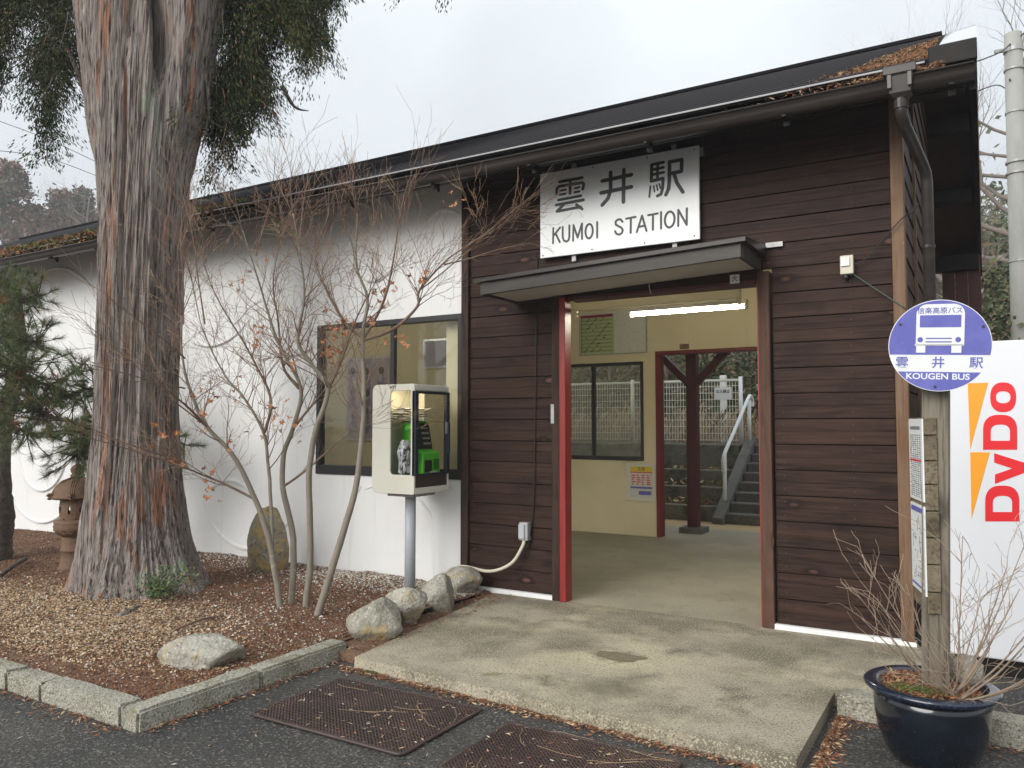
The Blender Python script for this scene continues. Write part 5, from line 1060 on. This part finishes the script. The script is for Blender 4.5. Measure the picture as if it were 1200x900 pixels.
for c_, dr__ in tufts:
    c0 = np.array(c_); dd = np.array(dr__)
    for k in range(78):
        d = rng.normal(size=3)*.75+dd*.9+np.array([0, 0, .25]); d /= np.linalg.norm(d); b0 = c0+dd*rng.uniform(-.07, .03); L = rng.uniform(.07, .12); s_ = np.cross(d, rng.normal(size=3)); s_ = s_/np.linalg.norm(s_)*.0017
        nd_.append([b0-s_, b0+s_, b0+d*L])
V = np.array(nd_); mi = (rng.random(len(V)) < .06).astype(int); mi[:] |= np.repeat(rng.random(len(tufts)) < .05, 78).astype(int)
o = quads('needles', V, [mPine, mPineB], pn, mi, n=3); o['kind'] = 'stuff'; obj('branches', br_, mPineK, pn)['kind'] = 'stuff'

# ------------------------------------------------------------------ bark chips, gravel, litter
mC1 = material('chip_rust', (.25, .10, .045), .9); mC2 = material('chip_dark', (.10, .05, .03), .9); mC3 = material('chip_tan', (.50, .36, .22), .9); mC4 = material('pebble_white', (.62, .6, .53), .8); mC5 = material('chip_brown', (.20, .10, .06), .9)
pts = []; mi = []
for _ in range(125000):
    x = -3.75-rng.random()**1.4*8; y = rng.uniform(KY+.14, 5.86)
    if (x-TC.x)**2+(y-TC.y)**2 < .3 and False: continue
    pts.append((x, y, bed_h(x, y)+rng.uniform(-.002, .012)))
    tan_ = max(0, .9*exp(-((x+5.35)**2/1.1+(y-3.35)**2/.35)), .9*exp(-((x+6.6)**2/1.2+(y-3.5)**2/.25)))
    wh = .05+(.22 if y > 5.0 and x > -6.2 else 0)+(.12 if (x > -5.3 and y > 3.6) else 0)
    r = rng.random(); mi.append(2 if r < tan_ else 3 if r < tan_+wh*.6 else int(rng.choice([0, 1, 4], p=[.45, .2, .35])))
V = scatter_quads(pts, (.004, .012), .35, (.2, .6)); o = quads('bark_mulch', V, [mC1, mC2, mC3, mC4, mC5], None, mi); o['kind'] = 'stuff'; tag(o, 'rusty bark chips and pale pebbles covering the planting bed', 'mulch', kind='stuff')
sp_pts = [(rng.normal(-5.35, .62), rng.normal(3.32, .34)) for _ in range(20000)]+[(rng.normal(-6.9, .75), rng.normal(3.3, .34)) for _ in range(15000)]
sp_pts = [(x, y, bed_h(x, y)+rng.uniform(.002, .012)) for x, y in sp_pts if y > KY+.3 and x < KX-.25 and (x-TC.x)**2+(y-TC.y)**2 > .2]
V = scatter_quads(sp_pts, (.004, .013), .3, (.4, .8)); o = quads('wood_chip_patch', V, [mC3, mC4, mC5], None, rng.choice(3, len(V), p=[.68, .1, .22])); tag(o, 'pale tan chips spread in front of the big trunk', 'wood chips', kind='stuff')
# pebble strip by the wall: small lumps
pv = []; b = bmesh.new(); bmesh.ops.create_icosphere(b, subdivisions=1, radius=1); tri = np.array([[tuple(v.co) for v in f.verts] for f in b.faces]); b.free()
for _ in range(6500):
    x = rng.uniform(-7.4, -3.75) if rng.random() < .6 else rng.uniform(-5.6, -3.75); y = 5.84-abs(rng.normal())*.28; s_ = rng.uniform(.005, .012)
    if rng.random() < .12: x, y = rng.uniform(-6, -3.8), rng.uniform(3.2, 5.5)
    pv.append(tri*np.array([s_, s_*rng.uniform(.6, 1), s_*.6])+np.array([x, y, bed_h(x, y)+s_*.4]))
V = np.concatenate(pv); o = quads('gravel', V, [mC4, mRock, mC5], None, np.repeat(rng.choice(3, 6500, p=[.4, .35, .25]), 20), n=3); tag(o, 'pale gravel strip along the foot of white wall', 'gravel', kind='stuff')
# needle litter: slab edge, kerb foot, mats
pts = []
for _ in range(2600):
    x = rng.uniform(-3.5, -.70); c_ = .5+.5*mn.noise(Vector((x*2.5, 0, 0)))
    if rng.random() > .35+c_: continue
    pts.append((x, slab_front(x)-.015-abs(rng.normal())*(.02+.035*c_), GZ+.004+rng.random()*.012))
for _ in range(1100): pts.append((-.70+abs(rng.normal())*.04, rng.uniform(3.62, 4.5), GZ+.004+rng.random()*.012))
for _ in range(500): pts.append((KX+.01+abs(rng.normal())*.035, rng.uniform(KY, 3.95), GZ+.004+rng.random()*.01))
for _ in range(1300): pts.append((rng.uniform(-9, KX-.1), KY-.01-abs(rng.normal())*.05, GZ+.004+rng.random()*.01))
for _ in range(900): pts.append((rng.uniform(-3.75, -3.4), rng.uniform(3.9, 5.8), .005+rng.random()*.01))
for _ in range(600): pts.append((rng.uniform(-.7, 1.5), 4.44-abs(rng.normal())*.05, GZ+.005))
V = scatter_quads(pts, (.006, .022), .2, (.08, .3)); mi = rng.choice(4, len(V), p=[.5, .2, .2, .1]); o = quads('needle_litter', V, [mC1, mC3, mC5, mC2], None, mi); tag(o, 'rust coloured needle litter gathered along kerb and slab edges', 'litter', kind='stuff')
pts = []
for (x0, x1, y0, y1) in (B1, B2):
    for _ in range(150): pts.append((rng.uniform(x0, x1), rng.uniform(y0, y1), GZ+.02+rng.random()*.004))
for _ in range(500): pts.append((rng.uniform(-6, 1), rng.uniform(1.6, 3.7), GZ+.004))
V = scatter_quads(pts, (.008, .02), .06, (.06, .25)); V2 = []
nl = MB()
for (x0, x1, y0, y1) in (B1, B2):
    for _ in range(12):
        p = Vector((rng.uniform(x0, x1), rng.uniform(y0+.1, y1), GZ+.021)); a = rng.choice([-1.0, -.8, .2])+rng.normal()*.3; ps = [p]
        for k in range(5): a += rng.normal()*.25; p = p+Vector((cos(a), sin(a), 0))*.045; ps.append(Vector((min(max(p.x, x0), x1), min(max(p.y, y0), y1), GZ+.02+.003*rng.random())))
        nl.tube(ps, .0009, 3, cap=False)
o = quads('scattered_litter', V, [mC3, mC1, mC4], None, rng.choice(3, len(V), p=[.5, .3, .2])); tag(o, 'tan bits and chips scattered over asphalt and mats', 'litter', kind='stuff')
o = obj('dry_twig_litter', nl, mNeedleT, normals=False); tag(o, 'long dry tan needles lying across the brown mats', 'litter', kind='stuff')
pts = [(c.x, c.y, c.z) for c in [onZ(445, 790, GZ)]][0]
V = scatter_quads([(onZ(437, 789, GZ).x+rng.normal()*.035, onZ(437, 789, GZ).y+rng.normal()*.02, GZ+.004+rng.random()*.01) for _ in range(600)], (.004, .01), .9); o = quads('moss_patch', V, mMoss); tag(o, 'small bright green moss patch on asphalt beside the slab corner', 'moss', kind='stuff')
# fallen sticks on the mulch
for i, (u0, v0, u1, v1, lab) in enumerate(((205, 738, 262, 722, 'thin dark fallen stick on mulch right of the trunk foot'), (0, 675, 30, 655, 'grey fallen branch on mulch beside the pine trunk'))):
    a, b_ = onZ(u0, v0, .06), onZ(u1, v1, .06); cable('fallen_stick', lab, 'stick', [a, a.lerp(b_, .5)+Vector((0, .02, .02)), b_], .008 if i == 0 else .02, mTwigM if i == 0 else mPineK, 6)

# ------------------------------------------------------------------ behind the station: terraces, stairs, platform
PLZ = 1.1
ter = thing('stepped_retaining_wall', 'mossy stepped concrete retaining walls rising to the platform, left of stairs', 'retaining wall', (-6, 11.75, 0))
for i, (y, z0, z1) in enumerate(((11.75, -.05, .22), (12.3, .15, .46), (12.85, .4, .7))):
    for k in range(6): x = -13+k*1.6; obj('step_block', MB().box(x, x+1.59, y, y+.14, z0, z1), mMossC, ter, bevel=.012)
obj('upper_wall', MB().box(-13, -3.55, 13.35, 13.6, .5, PLZ), mMossC, ter, bevel=.01)
sheet('terrace_soil', -13, -3.5, 11.8, 13.4, 0, mSoil, 60, 20, lambda x, y: (.17 if y < 12.35 else .41 if y < 12.9 else .66)+.03*mn.noise(Vector((x*3, y*3, 0))))
pts = [(rng.uniform(-6, -3.6), yy, zz) for _ in range(260) for yy, zz in ((rng.uniform(11.95, 12.25), .22+rng.random()*.08), (rng.uniform(12.5, 12.8), .45+rng.random()*.1), (rng.uniform(13.0, 13.3), .69+rng.random()*.05))]
V = scatter_quads(pts, (.02, .06), .6, (.3, .6)); o = quads('terrace_weeds', V, [mMoss, mC5, mC3], None, rng.choice(3, len(V), p=[.35, .4, .25])); tag(o, 'small weeds and dead leaves on the stepped terraces', 'weeds', kind='stuff')
sheet('platform', -30, 20, 13.55, 16.2, PLZ, mMossC)
stt = thing('platform_stairs', 'dark stone stairs climbing to the platform behind the waiting room', 'stairs', (-2.7, 11.6, 0))
for i in range(8): obj('tread', MB().box(-3.3, -1.7, 11.62+i*.25, 11.62+i*.25+.28, i*PLZ/7-.16, (i+1)*PLZ/8), mStep, stt, bevel=.012)
sgr = MB().add([(-3.47, 11.5, -.05), (-3.31, 11.5, -.05), (-3.31, 13.7, -.05), (-3.47, 13.7, -.05), (-3.47, 11.5, .08), (-3.31, 11.5, .08), (-3.31, 13.45, PLZ+.12), (-3.47, 13.45, PLZ+.12), (-3.31, 13.7, PLZ+.12), (-3.47, 13.7, PLZ+.12)],
    [(0, 1, 5, 4), (4, 5, 6, 7), (7, 6, 8, 9), (1, 2, 8, 6, 5), (0, 4, 7, 9, 3), (2, 3, 9, 8)]); obj('stringer', sgr, mStep, stt, bevel=.008)
rl = thing('handrail', 'white tubular handrail rising along the platform stairs', 'handrail', (-3.39, 12, 0))
hz = lambda y: .08+(y-11.5)*(PLZ+.04)/1.95
obj('rail', MB().tube(smooth_path([(-3.39, 11.86, .72), (-3.39, 11.84, .9), (-3.39, 11.95, 1.03), (-3.39, 12.4, 1.3), (-3.39, 13.3, 1.85), (-3.39, 13.5, 1.92), (-3.39, 13.62, 1.85), (-3.39, 13.62, 1.75)], 6), .028, 12), mRail, rl, smooth=True)
for y_, t_ in ((11.9, .98), (13.4, 1.85)): obj('rail_post', MB().tube([(-3.39, y_, hz(y_)-.05), (-3.39, y_, t_)], .03, 12), mRail, rl, smooth=True)
fn = thing('platform_fence', 'cream wire mesh fence along the far platform edge', 'fence', (-7, 13.75, PLZ)); FY = 13.75
xs = [-3.62-2.0*i for i in range(6)]
for i, x in enumerate(xs): obj('fence_post', MB().tube([(x, FY, PLZ-.02), (x, FY, 2.27)], .035, 10), mFence if i else mRail, fn, smooth=True)
obj('top_rail', MB().tube([(xs[0], FY, 2.21), (xs[-1], FY, 2.21)], .02, 8), mFence, fn, smooth=True)
for i in range(5):
    mb = MB(); xa, xb = xs[i+1]+.04, xs[i]-.04
    for k in range(int((xb-xa)/.052)+1): mb.bar((xa+k*.052, FY+.0, PLZ+.05), (xa+k*.052, FY, 2.19), .0075, .0075, up=(0, 1, 0))
    for k in range(10): mb.bar((xa, FY-.008, PLZ+.07+k*.118), (xb, FY-.008, PLZ+.07+k*.118), .010, .010)
    o = obj('mesh_panel', mb, mFence, fn); o['kind'] = 'stuff'
a_, b_ = onY(837, 454, FY-.04), onY(857.5, 468, FY-.04)
t = thing('fence_sign', 'small white notice board wired to the platform fence near stairs', 'sign', ((a_.x+b_.x)/2, FY-.04, b_.z)); obj('panel', MB().box(a_.x, b_.x, FY-.045, FY-.035, b_.z, a_.z), mBusW, t); text('lettering', '立入禁止', .062, mInk, facing_front((a_.x+b_.x)/2, FY-.047, (a_.z+b_.z)/2+.03), t, offset=.001)
t = thing('white_marker_post', 'pale weathered marker post standing behind the fence sign', 'post', (onY(848, 520, 14.6).x, 14.6, PLZ)); x_ = onY(848, 480, 14.6).x; obj('shaft', MB().box(x_-.055, x_+.055, 14.55, 14.66, PLZ, onY(848, 440, 14.6).z), mPlaster, t, bevel=.01)

# hillside and scrub
def hill_h(x, y):
    f = max(0, y-16.0); h = PLZ-.02+f*.2 if f < 70 else PLZ+14+(f-70)*.05
    return h*1.0+mn.noise(Vector((x*.06, y*.06, 1)))*min(3.5, f*.12)-.0*x
sheet('hillside', -160, 120, 16, 130, 0, material('hill_earth', (.07, .062, .035), .95, [('noise', .8, (.12, .09, .055), .45, .65), ('noise', 5, (.05, .06, .025), .5, .7)]), 90, 60, hill_h)
mS1 = material('scrub_green', (.055, .075, .028), .85); mS2 = material('scrub_olive', (.11, .115, .045), .85); mS3 = material('scrub_brown', (.17, .12, .07), .9); mS4 = material('scrub_grey', (.2, .18, .14), .9)
def scrub(name, label, xr, yr, n_cl, per, size, hgt, probs, leaf=(.03, .09)):
    pts = []; mi = []
    for _ in range(n_cl):
        x, y = rng.uniform(*xr), rng.uniform(*yr); r = rng.uniform(*size); hh = rng.uniform(*hgt); z = hill_h(x, y) if y > 16 else PLZ; P_ = rng.normal(size=(per, 3)); P_ /= np.maximum(1, np.linalg.norm(P_, axis=1)/1.4)[:, None]
        pts.append(P_*np.array([r, r, hh*.42])*.7+np.array([x, y, z+hh*.45])); kk = rng.choice(len(probs), p=probs); m_ = np.where(rng.random(per) < .7, kk, rng.choice(len(probs), per, p=probs)); mi.append(m_)
    V = scatter_quads(np.concatenate(pts), leaf, .8, (.3, .6)); o = quads(name, V, [mS1, mS2, mS3, mS4], None, np.concatenate(mi)); tag(o, label, 'scrub', kind='stuff')
scrub('trackside_scrub', 'tangled green and brown scrub growing behind the platform fence', (-15, 2), (16.2, 22), 420, 170, (.5, 1.1), (1.2, 3.2), [.42, .25, .2, .13])
scrub('hillside_scrub', 'mixed scrub covering the misty hillside beyond', (-30, 22), (22, 44), 800, 110, (1, 2.2), (2, 4.6), [.35, .3, .2, .15], (.08, .22))
scrub('upper_hillside_woods', 'far woods on the upper misty hillside', (-60, 50), (44, 100), 1100, 110, (2.5, 4.5), (5, 10), [.4, .3, .15, .15], (.12, .3))
# dried grass behind the fence
gp = []
for _ in range(3000):
    x, y = rng.uniform(-13, -1.5), rng.uniform(14.0, 15.8); h_ = rng.uniform(.25, .65)*(1+.5*mn.noise(Vector((x*1.5, y, 0)))); dx, dy = rng.normal()*.12, rng.normal()*.12; gp.append([(x-.004, y, PLZ), (x+.004, y, PLZ), (x+dx*1.8+.003, y+dy, PLZ+h_), (x+dx*1.6-.003, y+dy, PLZ+h_*.97)])
o = quads('dry_grass', np.array(gp), [material('dry_grass_tan', (.46, .34, .22), .9), mS3], None, rng.choice(2, len(gp), p=[.7, .3])); tag(o, 'tall dried tan grass standing behind the platform fence', 'grass', kind='stuff')
# bare saplings behind the fence
def bare_tree(name, label, base, H, r, mats, group=None, depth=3, spread=.5, L=None, up=.18, kids=(3, 4), nb=9, lean=Vector((0, 0, 0)), start=.25):
    t = thing(name, label, 'tree', base, group); b0 = Vector(base); tw = [MB() for _ in range(depth+1)]; pts = [b0-Vector((0, 0, .1))]; p = b0.copy(); d = (Vector((0, 0, 1))+lean).normalized(); n_ = 10
    for i in range(n_): d = (d+Vector((rng.normal()*.06, rng.normal()*.06, .05))).normalized(); p = p+d*H/n_; pts.append(p.copy())
    obj('trunk', MB().tube(pts, [r*(1-.8*i/n_) for i in range(n_+1)], 10), mats[0], t, smooth=True)
    for k in range(nb):
        f = start+(1-start)*(k+rng.random())/nb; i = min(n_-1, int(f*n_)); a = rng.uniform(0, 2*pi); nd = Vector((cos(a), sin(a), .45)); grow(tw, pts[i].lerp(pts[i+1], f*n_-i), nd, (L or H*.42)*(1.15-.6*f), r*(1-.75*f)*.6, depth, up=up, spread=spread, wob=.13, nseg=5, kids=kids, shrink=.6)
    mb = MB()
    for m_ in tw: mb.add(m_.v, m_.f)
    o = obj('branches', mb, mats[1], t, normals=False); o['kind'] = 'stuff'; return t
mCh = material('cherry_bark', (.17, .15, .13), .9, [('noise', (10, 10, 30), (.25, .23, .2), .5, .7), ('noise', 8, (.15, .18, .1), .6, .75)]); mChT = material('pale_grey_twig', (.2, .165, .14), .9)
cb = at(1262, 470, 19); bare_tree('cherry_tree', 'large bare cherry tree behind the utility pole at right', (cb.x, cb.y, 0), 10, .22, (mCh, mChT), depth=3, spread=.55, L=4.6, kids=(4, 5), nb=20, start=.25, lean=Vector((-.05, 0, 0)))
labs = ['thin bare sapling on slope seen left of the porch post', 'thin bare sapling on slope seen right of the fence sign', 'thin bare sapling behind fence seen through the back window', 'leaning bare sapling behind handrail top', 'thin bare sapling on slope right of the gable verge']
for (u, d, l) in zip((785, 868, 720, 884, 1165), (17.5, 18.5, 18, 17.8, 22), labs):
    q = at(u, 470, d); bare_tree('sapling', l, (q.x, q.y, hill_h(q.x, q.y)), rng.uniform(3.6, 5), .05, (mChT, mChT), 'bare saplings on the slope behind the platform', depth=2, L=1.7, nb=9, kids=(3, 4))
# broadleaf shrub right of the verge
def leafy(name, label, base, H, W, n_, size, mats, probs, cat='tree', r=.1):
    t = thing(name, label, cat, base); b0 = Vector(base); tk = MB().tube([b0-Vector((0, 0, .1)), b0+Vector((.1, 0, H*.4)), b0+Vector((0, .1, H*.85))], [r, r*.7, r*.25], 10)
    obj('trunk', tk, mCh, t, smooth=True); pts = []
    for _ in range(int(n_/90)):
        a = rng.uniform(0, 2*pi); f = rng.random(); rr = W*(.25+.75*sqrt(rng.random()))*sqrt(max(.05, 1-(f*1.7-.85)**2)); c_ = b0+Vector((rr*cos(a), rr*sin(a), H*(.22+.78*f))); P_ = rng.normal(size=(90, 3))*np.array([.17, .17, .12])*W+np.array(c_); pts.append(P_)
    P_ = np.concatenate(pts); V = scatter_quads(P_, size, .8, (.35, .6)); o = quads('crown', V, mats, t, rng.choice(len(mats), len(V), p=probs)); o['kind'] = 'stuff'; return t
for (u, d, H_, W_, l) in ((1168, 19, 2.9, 1.0, 'bushy olive green tree between gable verge and utility pole'), (1215, 17, 2.5, 1.2, 'bushy green tree right of the utility pole'), (800, 24, 6.5, 2.2, 'dark evergreen on the slope above the porch post'), (870, 26, 7.5, 2.4, 'olive evergreen on the slope above stairs'), (720, 25, 6.5, 2.3, 'evergreen on the slope seen through the back window')):
    q = at(u, 480, d); leafy('evergreen_tree', l, (q.x, q.y, max(0, hill_h(q.x, q.y)) if q.y > 16 else 0), H_, W_, 5200, (.03, .10), [mS1, mS2, mS3], [.5, .35, .15])
# far conifers at left
mF1 = material('far_cedar_green', (.1, .105, .07), .9); mF2 = material('far_cedar_brown', (.23, .14, .10), .9)
for i, (u, vt, d, W_, l) in enumerate(((12, 188, 62, 3.6, 'tall rusty brown cedar at the far left edge'), (72, 222, 66, 2.6, 'far rusty cedar above mossy eave, middle of three'), (98, 218, 68, 2.8, 'far rusty cedar just left of big trunk'), (40, 238, 64, 2.2, 'short far cedar between two taller ones'))):
    tp__ = at(u, vt, d); H_ = tp__.z-3; t = thing('far_cedar', l, 'tree', (tp__.x, tp__.y, 3), 'hazy cedars far beyond the station roof'); b0 = Vector((tp__.x, tp__.y, 3))
    obj('trunk', MB().tube([b0, b0+Vector((0, 0, H_*.95))], [.4, .06], 8), mCh, t, smooth=True); pts = []
    for k in range(150):
        f = rng.random()**.8; z = H_*(.25+.73*f); rr = W_*(1-f)**.6*sqrt(rng.random())*1.15; a = rng.uniform(0, 2*pi); cs_ = .55+.5*(1-f); pts.append(rng.normal(size=(75, 3))*np.array([cs_, cs_, cs_*.7])*.55+np.array([b0.x+rr*cos(a), b0.y+rr*sin(a), b0.z+z]))
    V = scatter_quads(np.concatenate(pts), (.09, .28), .8, (.3, .6)); mi = np.repeat(rng.choice(2, 150, p=[.4, .6]), 75); o = quads('crown', V, [mF1, mF2], t, mi); o['kind'] = 'stuff'
for i, (u, vt, d, l) in enumerate(((60, 258, 50, 'pale bare far tree above the mossy eave'), (95, 262, 52, 'pale bare far tree beside big trunk'), (25, 275, 48, 'pale bare far tree at left end of eave'), (113, 232, 54, 'thin bare far tree half behind the big trunk'))):
    tp__ = at(u, vt, d); bare_tree('far_bare_tree', l, (tp__.x, tp__.y, 4), tp__.z-4, .16, (mChT, mChT), 'pale bare trees beyond the roof', depth=3, L=3.6, kids=(3, 4), nb=14, start=.35, up=.3, spread=.42)

# ------------------------------------------------------------------ utility pole and wires
pp = at(1187, 40, 14.6); pz = pp.z; up_ = thing('utility_pole', 'grey concrete utility pole with metal bands right of the gable', 'utility pole', (pp.x, pp.y, 0))
obj('shaft', MB().tube([(pp.x, pp.y, -.1), (pp.x, pp.y, pz)], [.205, .145], 28), mConcPole, up_, smooth=True)
for v in (92, 143, 202, 215, 318): z_ = at(1187, v-8, 14.6).z; obj('band', MB().tube([(pp.x, pp.y, z_), (pp.x, pp.y, z_+.035)], .19 if v > 150 else .17, 24), mMetalG, up_)
zc = at(1187, 62, 14.6).z; obj('cable_clamp', MB().tube([(pp.x, pp.y, zc), (pp.x, pp.y, zc+.07)], .165, 24).bar((pp.x-.1, pp.y-.1, zc+.03), (pp.x-.3, pp.y-.2, zc+.0), .05, .06), mMetalG, up_)
obj('step_hole', MB().tube([(pp.x-.08, pp.y-.17, pz-.9), (pp.x-.07, pp.y-.12, pz-.9)], .018, 8), mWire, up_)
A_ = Vector((pp.x, pp.y, pz-.15))
t = cable('overhead_wire', 'black overhead wire from the pole top to the gable verge', 'wire', [A_, A_.lerp(Vector((-1.0, 14.0, 7.0)), .5)+Vector((0, 0, -.1)), Vector((-4.0, 12.2, 6.2))], .012, mWire)
cable('overhead_wire', 'black overhead wire leaving the pole top to the right', 'wire', [A_, at(1230, 15, 14)], .012, mWire)
cable('overhead_wire', 'lower black overhead wire bending round the pole', 'wire', [at(1120, 118, 15.2), at(1165, 100, 15), at(1187, 104, 14.8), at(1230, 75, 14)], .010, mWire)
cable('overhead_wire', 'upper thin wire crossing the sky left of the big trunk', 'wire', [at(-20, 135, 30), at(60, 165, 31), at(140, 203, 32)], .012, mWire)
cable('overhead_wire', 'lower thin wire crossing the sky left of the big trunk', 'wire', [at(-20, 175, 30), at(55, 185, 31), at(140, 217, 32)], .012, mWire)

# bare tree across the road that the window glass mirrors
bare_tree('roadside_tree', 'bare tree across the road, mirrored in the left window', (-14.5, -7.5, -.07), 9, .22, (mCh, mChT), depth=3, L=4, kids=(3, 4), nb=14)

# ------------------------------------------------------------------ haze
hz_ = bpy.data.materials.new('thin_mist'); hz_.use_nodes = True; t = hz_.node_tree; t.nodes.clear(); o_ = N(t, 'ShaderNodeOutputMaterial'); v_ = N(t, 'ShaderNodeVolumePrincipled')
v_.inputs['Color'].default_value = (.93, .95, .97, 1); v_.inputs['Density'].default_value = .0024; v_.inputs['Anisotropy'].default_value = .2; t.links.new(v_.outputs[0], o_.inputs['Volume'])
hb = obj('haze', MB().box(-700, 700, -700, 700, -1.6, 40), hz_); hb['kind'] = 'stuff'; tag(hb, 'thin pale winter mist over the hillside', 'mist', kind='stuff')
